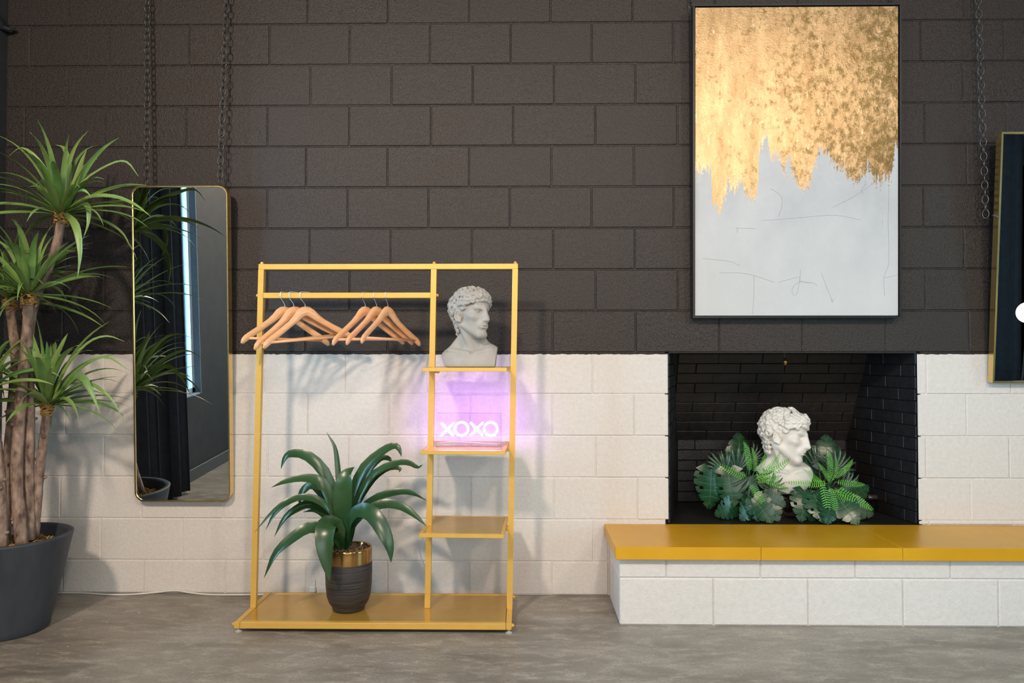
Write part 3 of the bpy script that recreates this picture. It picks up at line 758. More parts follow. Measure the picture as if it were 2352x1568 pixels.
def cz_(x, y): return ((x - 22) / 993 - 0.5) * cw, (1515 - y) / 1477 * chh + fw + 0.003
scr = [[(430, 1355), (470, 1345), (530, 1330), (540, 1355), (600, 1358), (618, 1372)], [(537, 1295), (535, 1340), (520, 1410), (500, 1412), (500, 1380), (540, 1350), (590, 1360)],
       [(140, 1308), (260, 1312), (340, 1332), (410, 1355)], [(640, 1310), (670, 1390), (695, 1450), (688, 1440), (705, 1440)], [(970, 890), (965, 1060), (968, 1260), (945, 1330), (948, 1420)],
       [(60, 1240), (190, 1255), (240, 1275)], [(390, 905), (440, 940), (448, 990), (430, 1040)], [(350, 1060), (520, 1048), (700, 1035), (830, 1058)], [(690, 1000), (790, 950), (900, 880)], [(310, 1320), (310, 1420), (303, 1510)], [(222, 1095), (320, 1098)], [(230, 1092), (228, 1118)], [(860, 885), (835, 915), (845, 935)], [(950, 1335), (1014, 1320)]]
sm = MB()
for L_ in scr:
    q = spline([(*cz_(x, y),) for x, y in L_], 16)
    sm.tube([(a, -0.0382, b) for a, b in q], 0.0006, 4)
sm.build('pencil_marks', simple('soft_graphite', (0.30, 0.27, 0.30), None, 1, 0.8), pt, local=True)
for px, nm in ((1587, 'fireplace-left'), (2048, 'other')):
    p = on_y(px, 8, -0.03)
    chain((p[0], -0.028, PC[2] + PH + 0.022), (p[0], -0.028, ZC - 0.03), 'dark steel chain above the painting, rack side' if px < 1800 else 'dark steel chain above the painting, mirror side', 'chains above the painting')

# ================================================================== LEAVES
def strip_leaf(pts, width, N=None, fold=0.25, prof=None, nseg=10, twist=0.0):
    """a thin strap leaf along pts; N = direction its upper face looks; returns (verts, faces)"""
    P = spline(pts, nseg + 1); v = []; f = []
    N = np.array(N if N is not None else (0, 0, 1), float)
    for i, p in enumerate(P):
        t = P[min(i + 1, nseg)] - P[max(i - 1, 0)]; t = t / (np.linalg.norm(t) + 1e-9)
        u = i / nseg
        wd = width * (prof(u) if prof else min(1.0, 0.45 + 1.6 * u) * (1 - max(0, (u - 0.45) / 0.55) ** 1.7))
        wd = max(wd, 0.0012)
        s = np.cross(t, N); l = np.linalg.norm(s)
        s = s / l if l > 1e-4 else np.array((1.0, 0, 0))
        n = np.cross(s, t)
        if twist:
            a = twist * u; s, n = s * math.cos(a) + n * math.sin(a), n * math.cos(a) - s * math.sin(a)
        v += [p - s * wd / 2 + n * wd * fold, p, p + s * wd / 2 + n * wd * fold]
    for i in range(nseg):
        a = i * 3
        f += [(a, a + 1, a + 4, a + 3), (a + 1, a + 2, a + 5, a + 4)]
    return v, f
def in_room(p, ymax=-0.012, xmin=XL + 0.02):
    p = np.array(p, float)
    if p[0] > -1.90 and 0.42 < p[2] < 2.03: ymax = -0.16      # stay in front of the mirror
    if p[1] > ymax: p[1] = ymax
    if p[0] < xmin: p[0] = xmin
    return p

# ------------------------------------------------------------------ tall palm-like dracaena in its planter
tree = thing('potted_dracaena', (-2.16, -0.495, 0), 'tall multi-stem dracaena in a big charcoal planter beside the rounded mirror', 'potted plant')
TC = (-2.16, -0.495, 0)
MB().lathe([(0.001, 0), (0.158, 0), (0.163, 0.006), (0.166, 0.03), (0.205, 0.20), (0.246, 0.392), (0.248, 0.400), (0.242, 0.404), (0.226, 0.402), (0.220, 0.39), (0.205, 0.32), (0.001, 0.318)], TC, 56).build('planter', M['planter'], tree, smooth=True)
MB().lathe([(0.001, 0.352), (0.08, 0.350), (0.16, 0.343), (0.208, 0.335), (0.21, 0.32), (0.001, 0.32)], TC, 40).build('soil', M['soil'], tree, smooth=True)
rr = random.Random(11)
mm = MB()
for i in range(420):
    a, r = rr.uniform(0, 2 * math.pi), 0.17 * math.sqrt(rr.random()); x, y = TC[0] + r * math.cos(a), TC[1] + r * math.sin(a)
    l = rr.uniform(0.01, 0.03); b = rr.uniform(0, 6.3)
    z = 0.350 - 0.05 * r + rr.uniform(0.0, 0.022)
    mm.tube([(x - l * math.cos(b), y - l * math.sin(b), z), (x, y, z + 0.010), (x + l * math.cos(b), y + l * math.sin(b), z - 0.004)], 0.0022, 4)
o = mm.build('moss_mulch', M['moss'], tree); o['kind'] = 'stuff'
def px_path(L, dy=0.0): return [on_y(x, y, Y + dy) for x, y, Y in L]
def trunk(path, r0, r1, seed):
    q = spline(path, 26); rr = random.Random(seed)
    rs = [(r0 + (r1 - r0) * i / 25) * (1 + 0.06 * math.sin(i * 2.3 + seed) + rr.uniform(-0.05, 0.05)) for i in range(26)]
    m = MB().tube(q, rs, 12)
    o = m.build('stem', M['bark'], tree, smooth=True)
    for k in range(5):                       # knots of shed branches
        i = rr.randint(2, 22); p = q[i]; a = rr.uniform(0, 6.3)
        m2 = MB(); d = Vector((math.cos(a), math.sin(a), 0.35)).normalized()
        MB().tube([p, Vector(p) + d * (rs[i] + 0.004), Vector(p) + d * (rs[i] + 0.012)], [0.012, 0.008, 0.005], 7).build('knot', M['bark'], o, smooth=True)
    return o
def moss_collar(c, r, up=(0, 0, 1)):
    rr = random.Random(int(abs(c[0]) * 1e4)); m = MB()
    for i in range(70):
        a = rr.uniform(0, 6.3); z = rr.uniform(-0.030, 0.022); R = r * rr.uniform(0.85, 1.25)
        p = Vector((c[0] + R * math.cos(a), c[1] + R * math.sin(a), c[2] + z))
        t = Vector((-math.sin(a), math.cos(a), rr.uniform(-0.7, 0.7))) * rr.uniform(0.008, 0.02)
        m.tube([p - t, p + Vector((math.cos(a), math.sin(a), 0)) * 0.006, p + t], 0.0024, 4)
    o = m.build('moss_collar', M['moss'], tree); o['kind'] = 'stuff'
def drac_prof(u): return min(1.0, 0.55 + 1.4 * u) * (1 - max(0, (u - 0.25) / 0.75) ** 1.5)
def head(c, n, R, seed, wd=0.033):
    c = np.array(c, float); rr = random.Random(seed)
    for i in range(n):
        az = i * 2.39996 + rr.uniform(-0.4, 0.4); lev = (i + 0.5) / n          # 0 inner/upright .. 1 outer/hanging
        e = math.radians(86 - 92 * lev + rr.uniform(-10, 10))
        L = R * rr.uniform(0.78, 1.18)
        p = c + np.array((math.cos(az) * 0.010, math.sin(az) * 0.010, 0.020 * (1 - lev)))
        pts = [p]; steps = 7; tot = math.radians(rr.uniform(38, 105) - 15 * lev)
        for k in range(steps):
            d = np.array((math.cos(az) * math.cos(e), math.sin(az) * math.cos(e), math.sin(e)))
            p = p + d * (L / steps); pts.append(in_room(p))
            e = max(e - tot * (0.30 + 0.28 * k) / 7.98, math.radians(-84))
        v, f = strip_leaf(pts, wd * rr.uniform(0.7, 1.15), N=(0.0, -0.25, 1.0) if lev > 0.2 else (math.cos(az), math.sin(az), 0.3), fold=0.20, prof=drac_prof, nseg=11, twist=rr.uniform(-1.1, 1.1))
        MB().add(v, f).build('leaf', M['drac_leaf'], tree, smooth=True, fix=False)
def key_leaf(L, wd, mat, parent, N=(0, -0.6, 0.8), fold=0.2, prof=None, nseg=12, twist=0.0):
    v, f = strip_leaf([in_room(q) for q in px_path(L)], wd, N=N, fold=fold, prof=prof, nseg=nseg, twist=twist)
    return MB().add(v, f).build('leaf', mat, parent, smooth=True, fix=False)
TY = -0.45
trunk(px_path([(52, 1262, -0.53), (38, 1100, -0.50), (46, 950, -0.48), (58, 820, -0.47), (64, 740, -0.47), (66, 690, -0.47)]), 0.0255, 0.0205, 1)
trunk(px_path([(70, 1240, -0.47), (66, 1100, -0.45), (68, 960, -0.44), (66, 800, -0.43), (76, 700, -0.42), (104, 630, -0.41), (128, 570, -0.40), (141, 505, -0.40)]), 0.022, 0.0185, 2)
trunk(px_path([(14, 1258, -0.45), (16, 1100, -0.42), (26, 950, -0.40), (36, 830, -0.39), (30, 760, -0.38), (22, 700, -0.38)]), 0.019, 0.019, 3)
trunk(px_path([(79, 1236, -0.44), (88, 1120, -0.43), (97, 1030, -0.42), (109, 940, -0.42)]), 0.0195, 0.017, 4)
trunk(px_path([(4, 1270, -0.55), (-2, 1100, -0.56), (-12, 1000, -0.57), (-30, 900, -0.58)]), 0.026, 0.020, 5)
HEADS = [((141, 500), -0.40, 0.020, 46, 0.38, 21), ((66, 685), -0.47, 0.022, 46, 0.35, 22), ((22, 695), -0.38, 0.021, 30, 0.34, 23), ((109, 936), -0.42, 0.018, 40, 0.37, 24), ((-30, 900), -0.58, 0.020, 26, 0.32, 25)]
for (hx, hy), Y, r, n, R, sd in HEADS:
    c = on_y(hx, hy, Y); moss_collar(c, r); head(c + np.array((0, 0, 0.01)), n, R, sd)
# the leaves that stand out against the wall
for L_, wd in [([(150, 480, -0.40), (190, 420, -0.42), (250, 380, -0.45), (290, 372, -0.46), (318, 405, -0.46)], 0.024),
               ([(150, 485, -0.40), (200, 455, -0.44), (260, 452, -0.47), (310, 470, -0.5), (346, 497, -0.52)], 0.028),
               ([(140, 480, -0.40), (120, 420, -0.40), (85, 365, -0.42), (50, 340, -0.43), (18, 360, -0.44)], 0.022),
               ([(150, 480, -0.40), (175, 420, -0.40), (190, 370, -0.40), (200, 342, -0.40)], 0.036),
               ([(146, 480, -0.40), (160, 400, -0.38), (150, 345, -0.37), (128, 332, -0.36)], 0.030),
               ([(150, 490, -0.42), (175, 520, -0.48), (185, 580, -0.50), (178, 640, -0.5)], 0.034),
               ([(155, 490, -0.42), (198, 470, -0.44), (204, 510, -0.46), (188, 556, -0.46)], 0.026),
               ([(120, 930, -0.42), (150, 850, -0.42), (200, 790, -0.42), (245, 772, -0.42), (286, 784, -0.42)], 0.022),
               ([(118, 930, -0.42), (170, 860, -0.44), (240, 820, -0.46), (296, 850, -0.47)], 0.024),
               ([(120, 930, -0.42), (180, 865, -0.46), (210, 900, -0.49), (230, 950, -0.50)], 0.034),
               ([(122, 930, -0.42), (190, 880, -0.45), (250, 910, -0.47), (288, 972, -0.48)], 0.020),
               ([(112, 925, -0.42), (120, 850, -0.43), (145, 790, -0.44), (156, 765, -0.44)], 0.040),
               ([(108, 925, -0.42), (92, 840, -0.44), (72, 770, -0.46), (62, 752, -0.47)], 0.036)]:
    key_leaf(L_, wd, M['drac_leaf'], tree, N=(0, -0.75, 0.65), prof=drac_prof)

# ------------------------------------------------------------------ broad-leaved plant on the rack
PX_, PY_ = -0.722, -0.345
lily = thing('potted_plant', (PX_, PY_, RZ), 'broad-leaved plant in a black pot with a copper rim on the rack platform', 'potted plant')
c = (PX_, PY_, RZ)
MB().lathe([(0.001, 0.0), (0.068, 0.0), (0.071, 0.004), (0.072, 0.014), (0.086, 0.034), (0.096, 0.062), (0.101, 0.11), (0.103, 0.17), (0.1025, 0.212)], c, 48).build('pot_body', M['ribbed'], lily, smooth=True)
MB().lathe([(0.1025, 0.212), (0.1025, 0.268), (0.101, 0.275), (0.097, 0.277), (0.093, 0.272), (0.092, 0.235), (0.001, 0.234)], c, 48).build('copper_rim', M['copper'], lily, smooth=True)
MB().lathe([(0.001, 0.252), (0.06, 0.250), (0.0915, 0.244), (0.0915, 0.236), (0.001, 0.236)], c, 32).build('soil', M['soil'], lily, smooth=True)
rr = random.Random(4); mm = MB()
for i in range(120):
    a, r = rr.uniform(0, 6.3), 0.08 * math.sqrt(rr.random()); b = rr.uniform(0, 6.3); R = rr.uniform(0.01, 0.03)
    x, y = PX_ + r * math.cos(a), PY_ + r * math.sin(a); q = []
    for k in range(7):
        e = b + k * 0.6; xx, yy = x + R * math.cos(e) - R * math.cos(b), y + R * math.sin(e) - R * math.sin(b)
        d = math.hypot(xx - PX_, yy - PY_)
        if d > 0.086: xx, yy = PX_ + (xx - PX_) * 0.086 / d, PY_ + (yy - PY_) * 0.086 / d
        q.append((xx, yy, RZ + 0.255 + 0.012 * math.sin(k * 1.1 + a) + rr.uniform(0, 0.01)))
    mm.tube(q, 0.0014, 4)
o = mm.build('root_fibre', M['rope'], lily); o['kind'] = 'stuff'
LILY = [([(672, 640, .02), (660, 480, .04), (650, 330, .06), (630, 200, .07), (572, 97, .08)], .026),
        ([(690, 760, -.03), (688, 600, -.05), (695, 470, -.06), (712, 390, -.05), (765, 338, -.03)], .085),
        ([(670, 720, 0), (630, 560, 0), (560, 380, 0), (440, 265, 0), (330, 250, 0), (285, 280, 0), (257, 352, 0)], .052),
        ([(670, 760, -.02), (620, 600, -.04), (540, 450, -.05), (420, 418, -.06), (290, 440, -.07), (190, 480, -.08)], .048),
        ([(665, 790, -.02), (600, 640, -.05), (480, 560, -.08), (330, 565, -.11), (200, 650, -.13), (75, 792, -.15)], .032),
        ([(665, 790, -.01), (590, 620, -.02), (440, 545, -.03), (300, 590, -.04), (210, 670, -.05), (152, 775, -.06)], .032),
        ([(670, 760, .04), (600, 600, .07), (500, 470, .09), (430, 490, .10), (395, 540, .10), (385, 608, .10)], .050),
        ([(660, 800, 0), (590, 680, 0), (470, 600, -.01), (370, 630, -.02), (280, 700, -.02), (211, 822, -.02)], .046),
        ([(660, 800, .03), (580, 690, .04), (500, 640, .05), (410, 650, .06)], .034),
        ([(650, 850, -.05), (560, 780, -.10), (450, 765, -.13), (330, 840, -.15), (220, 940, -.17), (140, 1107, -.18)], .056),
        ([(660, 830, -.06), (630, 745, -.11), (580, 745, -.15), (560, 850, -.18), (575, 1000, -.19), (595, 1130, -.19)], .088),
        ([(700, 860, -.04), (730, 720, -.08), (810, 645, -.12), (900, 680, -.15), (975, 800, -.17), (1012, 900, -.18), (1020, 1000, -.18)], .074),
        ([(710, 800, .02), (800, 650, .03), (930, 550, .03), (1080, 512, .03), (1180, 525, .03), (1265, 570, .03)], .040),
        ([(720, 800, -.02), (830, 660, -.03), (960, 600, -.03), (1080, 610, -.03), (1180, 670, -.03), (1265, 748, -.03)], .048),
        ([(705, 760, .0), (745, 540, .0), (830, 350, .01), (960, 235, .02), (1040, 195, .02), (1075, 215, .02), (1092, 268, .02)], .046),
        ([(710, 760, .04), (770, 560, .06), (850, 380, .08), (940, 285, .09), (1000, 280, .09), (1035, 315, .09)], .044),
        ([(715, 760, .0), (790, 560, .0), (900, 390, .0), (1050, 315, .0), (1140, 312, .0), (1205, 342, .0), (1240, 320, .0)], .036),
        ([(715, 770, .05), (800, 570, .08), (900, 420, .10), (1000, 350, .11), (1080, 350, .12), (1075, 375, .12)], .036),
        ([(700, 900, -.03), (725, 800, -.05), (770, 730, -.06), (830, 690, -.06)], .052),
        ([(690, 900, -.03), (660, 800, -.05), (630, 730, -.05), (590, 700, -.05)], .050),
        ([(700, 900, .0), (690, 760, .0), (640, 590, .01), (610, 470, .02)], .055),
        ([(705, 900, .02), (740, 760, .03), (780, 600, .04), (830, 470, .05)], .050)]
def lily_prof(u): return min(1.0, 0.38 + 1.5 * u) * (1 - max(0, (u - 0.5) / 0.5) ** 1.9)
for k, (L_, wd) in enumerate(LILY):
    pts = [(560 + u / 3.015, 960 + v_ / 3.015, PY_ + d) for u, v_, d in L_]
    pts = [(785 + (k % 5 - 2) * 4, 1258, PY_ + 0.3 * L_[0][2])] + pts
    P = px_path(pts); P[0][2] = RZ + 0.245
    v, f = strip_leaf(P, wd, N=(0, -0.75, 0.66), fold=0.16, prof=lily_prof, nseg=16)
    MB().add(v, f).build('leaf', M['lily_leaf'], lily, smooth=True, fix=False)

# ================================================================== BUSTS (generic curly-haired classical heads), sculpted as one surface
def surface_net(f, org, h):
    sx = [slice(0, -1), slice(1, None)]
    nx, ny, nz = [n - 1 for n in f.shape]
    S = np.zeros((nx, ny, nz, 3), np.float32); C = np.zeros((nx, ny, nz), np.int8)
    cor = [(a, b, c) for a in (0, 1) for b in (0, 1) for c in (0, 1)]
    for i, p in enumerate(cor):
        for q in cor[i + 1:]:
            if sum(abs(a - b) for a, b in zip(p, q)) != 1: continue
            A = f[sx[p[0]], sx[p[1]], sx[p[2]]]; B = f[sx[q[0]], sx[q[1]], sx[q[2]]]
            x = (A < 0) != (B < 0); t = np.where(x, A / (A - B + 1e-12), 0)
            for k in range(3): S[..., k] += np.where(x, p[k] + t * (q[k] - p[k]), 0)
            C += x
    act = C > 0; idx = -np.ones(C.shape, np.int64); idx[act] = np.arange(act.sum())
    cell = np.argwhere(act); V = (cell + S[act] / C[act][:, None]) * h + org
    Q = []
    s = f < 0
    for ax in range(3):
        o1, o2 = (ax + 1) % 3, (ax + 2) % 3
        lo = [slice(None)] * 3; hi = [slice(None)] * 3; lo[ax] = slice(0, -1); hi[ax] = slice(1, None)
        g = np.argwhere(s[tuple(lo)] != s[tuple(hi)])
        m = (g[:, o1] > 0) & (g[:, o2] > 0) & (g[:, o1] < C.shape[o1]) & (g[:, o2] < C.shape[o2]); g = g[m]
        ins = s[tuple(g.T)]
        e1 = np.zeros(3, int); e1[o1] = 1; e2 = np.zeros(3, int); e2[o2] = 1
        q = np.stack([idx[tuple((g - e1 - e2).T)], idx[tuple((g - e2).T)], idx[tuple(g.T)], idx[tuple((g - e1).T)]], 1)
        q[~ins] = q[~ins][:, ::-1]; Q.append(q)
    return V, np.concatenate(Q)
class Sculpt:
    def __init__(s, lo, hi, h):
        s.lo = np.array(lo, float); s.h = h; n = [int((b - a) / h) + 1 for a, b in zip(lo, hi)]
        s.ax = [s.lo[i] + h * np.arange(n[i]) for i in range(3)]
        s.f = np.full(n, 1.0, np.float32); s.R = np.eye(3); s.o = np.zeros(3)
    def frame(s, R=None, o=(0, 0, 0)): s.R = np.eye(3) if R is None else np.array(R); s.o = np.array(o, float)
    def apply(s, c, rad, fn, k, op):
        """fn gets coordinates in the current frame; c, rad bound it there"""
        cw = s.R @ np.array(c, float) + s.o; sl = []
        for i in range(3):
            a = int(max(0, (cw[i] - rad - s.lo[i]) / s.h)); b = int(min(len(s.ax[i]), (cw[i] + rad - s.lo[i]) / s.h + 2))
            if b <= a: return
            sl.append(slice(a, b))
        X, Y, Z = np.meshgrid(*[s.ax[i][sl[i]] for i in range(3)], indexing='ij')
        P = np.stack([X - s.o[0], Y - s.o[1], Z - s.o[2]], -1) @ s.R
        d = fn(P[..., 0], P[..., 1], P[..., 2]).astype(np.float32); a = s.f[tuple(sl)]
        if op == 'sub': a2, d2 = -a, d
        else: a2, d2 = a, d
        hh = np.clip(0.5 + 0.5 * (d2 - a2) / k, 0, 1); r = d2 + (a2 - d2) * hh - k * hh * (1 - hh)
        s.f[tuple(sl)] = -r if op == 'sub' else r
    def ell(s, c, r, k=0.04, op='add', m=0.12):
        c = np.array(c); r = np.array(r)
        def fn(x, y, z):
            q = np.sqrt(((x - c[0]) / r[0]) ** 2 + ((y - c[1]) / r[1]) ** 2 + ((z - c[2]) / r[2]) ** 2)
            g = np.sqrt(((x - c[0]) / r[0] ** 2) ** 2 + ((y - c[1]) / r[1] ** 2) ** 2 + ((z - c[2]) / r[2] ** 2) ** 2) + 1e-9
            return q * (q - 1) / g
        s.apply(c, r.max() + m, fn, k, op)
    def cap(s, a, b, ra, rb=None, k=0.03, op='add', m=0.08):
        a, b = np.array(a, float), np.array(b, float); rb = ra if rb is None else rb; ab = b - a; L = ab @ ab + 1e-9
        def fn(x, y, z):
            t = np.clip(((x - a[0]) * ab[0] + (y - a[1]) * ab[1] + (z - a[2]) * ab[2]) / L, 0, 1)
            return np.sqrt((x - a[0] - t * ab[0]) ** 2 + (y - a[1] - t * ab[1]) ** 2 + (z - a[2] - t * ab[2]) ** 2) - (ra + t * (rb - ra))
        s.apply((a + b) / 2, math.sqrt(L) / 2 + max(ra, rb) + m, fn, k, op)
    def curl(s, c, n, R, r, ph, k=0.014):
        """a lock of hair wound round the normal n"""
        n = np.array(n) / np.linalg.norm(n); u = np.cross(n, (0.31, 0.2, 0.93)); u /= np.linalg.norm(u); w_ = np.cross(n, u)
        def fn(x, y, z):
            X, Y, Z = x - c[0], y - c[1], z - c[2]
            a = X * u[0] + Y * u[1] + Z * u[2]; b = X * w_[0] + Y * w_[1] + Z * w_[2]; hgt = X * n[0] + Y * n[1] + Z * n[2]
            rad = np.sqrt(a * a + b * b) + 1e-6; an = np.arctan2(b, a)
            tt = ((an + ph) / (2 * math.pi)) % 1.0; Rr = R * (0.50 + 0.62 * tt)
            d = np.minimum(np.sqrt((rad - Rr) ** 2 + (hgt * 0.85) ** 2) - r * (0.72 + 0.38 * tt), np.sqrt(rad ** 2 + (hgt + 0.006) ** 2) - r * 0.72)
            return d + 0.0035 * np.sin(rad * 260 + an * 2)
        s.apply(c, R * 1.15 + r + 0.03, fn, k, 'add')

def classical_bust(kind, h):
    grey = kind == 'grey'
    S = Sculpt((-0.74, -0.66, -1.06), (0.74, 0.66, 0.66), h)
    yaw = math.radians(47 if grey else 55); pt_ = math.radians(-2 if grey else 6); rl = math.radians(2 if grey else 8)
    Rz = np.array(Matrix.Rotation(yaw, 3, 'Z') @ Matrix.Rotation(rl, 3, 'Y') @ Matrix.Rotation(pt_, 3, 'X'))
    o = (0.02, 0.02, 0.0)
    # shoulders and neck (base frame: the chest looks to -y)
    if grey:
        S.ell((0.02, 0.06, -0.96), (0.66, 0.36, 0.32), 0.05); S.ell((0.36, 0.05, -0.72), (0.20, 0.20, 0.15), 0.08); S.ell((-0.34, 0.08, -0.80), (0.22, 0.22, 0.13), 0.08)
    else:
        S.ell((0.05, 0.04, -0.80), (0.52, 0.30, 0.26), 0.05); S.ell((0.30, 0.02, -0.64), (0.20, 0.18, 0.13), 0.08); S.ell((-0.30, 0.06, -0.68), (0.20, 0.20, 0.12), 0.08)
        S.ell((0.03, 0.0, -0.98), (0.30, 0.24, 0.22), 0.10)
    S.cap((0.0, 0.09, -0.20), (0.01, 0.09, -0.62), 0.205, 0.205, 0.06); zs = -0.74 if grey else -0.64
    for sx in (-1, 1):
        S.cap((sx * 0.10, 0.16, -0.40), (sx * 0.40, 0.12, zs - 0.02), 0.12, 0.10, 0.10)          # trapezius
        S.cap((0.04 + sx * 0.05, -0.20, zs + 0.01), (sx * 0.40, -0.10, zs + 0.06), 0.030, 0.035, 0.05)   # collar bone
    S.ell((0.04, -0.235, zs + 0.035), (0.045, 0.05, 0.04), 0.05, 'sub')
    # head frame: the face looks to -y
    S.frame(Rz, o)
    S.ell((0, 0.05, 0.12), (0.292, 0.365, 0.325), 0.03)
    S.ell((0, -0.115, -0.12), (0.222, 0.245, 0.325), 0.06)
    for sx in (-1, 1): S.ell((sx * 0.185, -0.36, -0.21), (0.07, 0.09, 0.10), 0.08, 'sub')
    for sx in (-1, 1):
        S.cap((sx * 0.205, 0.03, -0.20), (sx * 0.07, -0.27, -0.405), 0.062, 0.055, 0.07)
        S.ell((sx * 0.170, -0.205, -0.060), (0.075, 0.075, 0.055), 0.08)
    S.ell((0, -0.288, -0.400), (0.092, 0.070, 0.068), 0.06)
    S.cap((0, -0.10, -0.34), (0, -0.24, -0.40), 0.12, 0.08, 0.06)
    S.cap((-0.03, -0.340, 0.085), (-0.175, -0.275, 0.098), 0.036, 0.026, 0.028); S.cap((0.03, -0.340, 0.085), (0.175, -0.275, 0.098), 0.036, 0.026, 0.028)
    S.ell((0, -0.27, 0.20), (0.19, 0.085, 0.12), 0.06)
    for sx in (-1, 1):
        S.ell((sx * 0.112, -0.345, 0.012), (0.074, 0.090, 0.046), 0.018, 'sub')
        S.ell((sx * 0.112, -0.230, 0.008), (0.060, 0.056, 0.052), 0.003)
        S.cap((sx * 0.052, -0.270, 0.012), (sx * 0.108, -0.290, 0.036), 0.010, 0.014, 0.005); S.cap((sx * 0.108, -0.290, 0.036), (sx * 0.176, -0.236, 0.006), 0.014, 0.011, 0.005); S.ell((sx * 0.12, -0.262, 0.062), (0.07, 0.035, 0.022), 0.015)
        S.cap((sx * 0.052, -0.268, 0.004), (sx * 0.105, -0.280, -0.026), 0.008, 0.010, 0.006); S.cap((sx * 0.105, -0.280, -0.026), (sx * 0.172, -0.236, 0.000), 0.010, 0.008, 0.006)
        S.ell((sx * 0.112, -0.290, 0.006), (0.010, 0.012, 0.010), 0.004, 'sub')
    S.cap((0, -0.350, 0.095), (0, -0.425, -0.115), 0.036, 0.042, 0.040); S.ell((0, -0.428, -0.130), (0.044, 0.045, 0.036), 0.025); S.cap((0, -0.35, -0.05), (0, -0.36, -0.16), 0.060, 0.058, 0.05)
    for sx in (-1, 1):
        S.ell((sx * 0.046, -0.385, -0.138), (0.030, 0.044, 0.030), 0.018); S.ell((sx * 0.024, -0.415, -0.170), (0.012, 0.018, 0.010), 0.010, 'sub')
    S.ell((0, -0.318, -0.232), (0.115, 0.050, 0.085), 0.06)
    S.cap((-0.085, -0.338, -0.246), (-0.018, -0.376, -0.226), 0.016, 0.021, 0.014); S.cap((0.085, -0.338, -0.246), (0.018, -0.376, -0.226), 0.016, 0.021, 0.014)
    S.cap((-0.018, -0.376, -0.226), (0.018, -0.376, -0.226), 0.020, 0.020, 0.012)
    S.cap((-0.055, -0.355, -0.272), (0.055, -0.355, -0.272), 0.025, 0.025, 0.016)
    S.cap((-0.09, -0.372, -0.249), (0.09, -0.372, -0.249), 0.007, 0.007, 0.010, 'sub'); S.cap((-0.05, -0.372, -0.312), (0.05, -0.372, -0.312), 0.012, 0.014, 0.03, 'sub')
    for sx in (-1, 1):                                     # ears
        S.ell((sx * 0.272, 0.050, -0.045), (0.052, 0.070, 0.108), 0.015); S.ell((sx * 0.330, 0.030, -0.040), (0.034, 0.038, 0.064), 0.010, 'sub')
        ring = [(sx * (0.312 + 0.02 * max(0, math.cos(a))), 0.050 + 0.064 * math.cos(a), -0.040 + 0.102 * math.sin(a)) for a in [math.radians(x) for x in range(-100, 215, 45)]]
        for a, b in zip(ring[:-1], ring[1:]): S.cap(a, b, 0.016, 0.016, 0.010)
        S.ell((sx * 0.290, 0.015, -0.140), (0.024, 0.028, 0.036), 0.02)
        S.cap((sx * 0.21, 0.12, -0.16), (sx * 0.05, -0.06, -0.66), 0.055, 0.04, 0.05)       # neck muscle
    # hair
    rr = random.Random(5 if grey else 9); cc = np.array((0, 0.05, 0.12)); N = 150
    S.ell((0, 0.10, 0.155), (0.325, 0.365, 0.335), 0.03)
    S.cap((0, 0.25, 0.0), (0, 0.20, -0.30), 0.20, 0.13, 0.05)
    for i in range(N):
        zz = 1 - 2 * (i + 0.5) / N; a = i * 2.39996; q = math.sqrt(1 - zz * zz); d = np.array((q * math.cos(a), q * math.sin(a), zz))
        if d[1] < -0.25 and d[2] < 0.45: continue
        if d[2] < 0.15 and d[1] < 0.28: continue
        if d[2] < -0.65: continue
        vol = 0.050 + 0.035 * max(0, -d[1]) * (d[2] > 0.3)
        p = cc + np.array((0, 0.025, 0.015)) + d * (np.array((0.292, 0.365, 0.325)) + vol)
        S.curl(p + np.array((rr.uniform(-1, 1), rr.uniform(-1, 1), rr.uniform(-1, 1))) * 0.014, d + np.array((rr.uniform(-1, 1), rr.uniform(-1, 1), rr.uniform(-1, 1))) * 0.3, rr.uniform(0.040, 0.056), rr.uniform(0.024, 0.031), rr.uniform(0, 6), 0.006)
    for row, (nn, zz, rad, R) in enumerate(((11, 0.275, 0.385, 0.046), (10, 0.345, 0.385, 0.050), (9, 0.41, 0.350, 0.050))):   # curls rolling over the brow
        for i in range(nn):
            a = (i / (nn - 1) - 0.5) * 2.5; r2 = rad + rr.uniform(-0.012, 0.012)
            p = (0.335 * math.sin(a), 0.03 - r2 * math.cos(a), zz - 0.07 * abs(math.sin(a)) + rr.uniform(-0.012, 0.012))
            S.curl(p, (math.sin(a), -math.cos(a), 0.25 + 0.3 * row), R * rr.uniform(0.9, 1.1), 0.030, rr.uniform(0, 6), 0.006)
    for i in range(24):                                    # locks down the nape
        a = math.radians(-58 + 116 * (i % 6) / 5); zz = -0.06 - 0.085 * (i // 6) + rr.uniform(-0.015, 0.015); w2 = 1 - 0.10 * (i // 6)
        p = (0.285 * w2 * math.sin(a), 0.10 + 0.30 * w2 * math.cos(a), zz); S.curl(p, (math.sin(a), math.cos(a), 0), 0.044, 0.030, rr.uniform(0, 6), 0.012)
    for sx in (-1, 1):
        for (y, z) in ((-0.07, 0.11), (-0.15, 0.18), (0.02, 0.14), (0.10, 0.13), (-0.10, 0.21)): S.curl((sx * 0.298, y, z), (sx, -0.3, 0.2), 0.038, 0.028, y * 50, 0.010)
    # cuts: flat underside, sawn-off arms
    S.frame(); X, Y, Z = np.meshgrid(*S.ax, indexing='ij', sparse=True); f = S.f
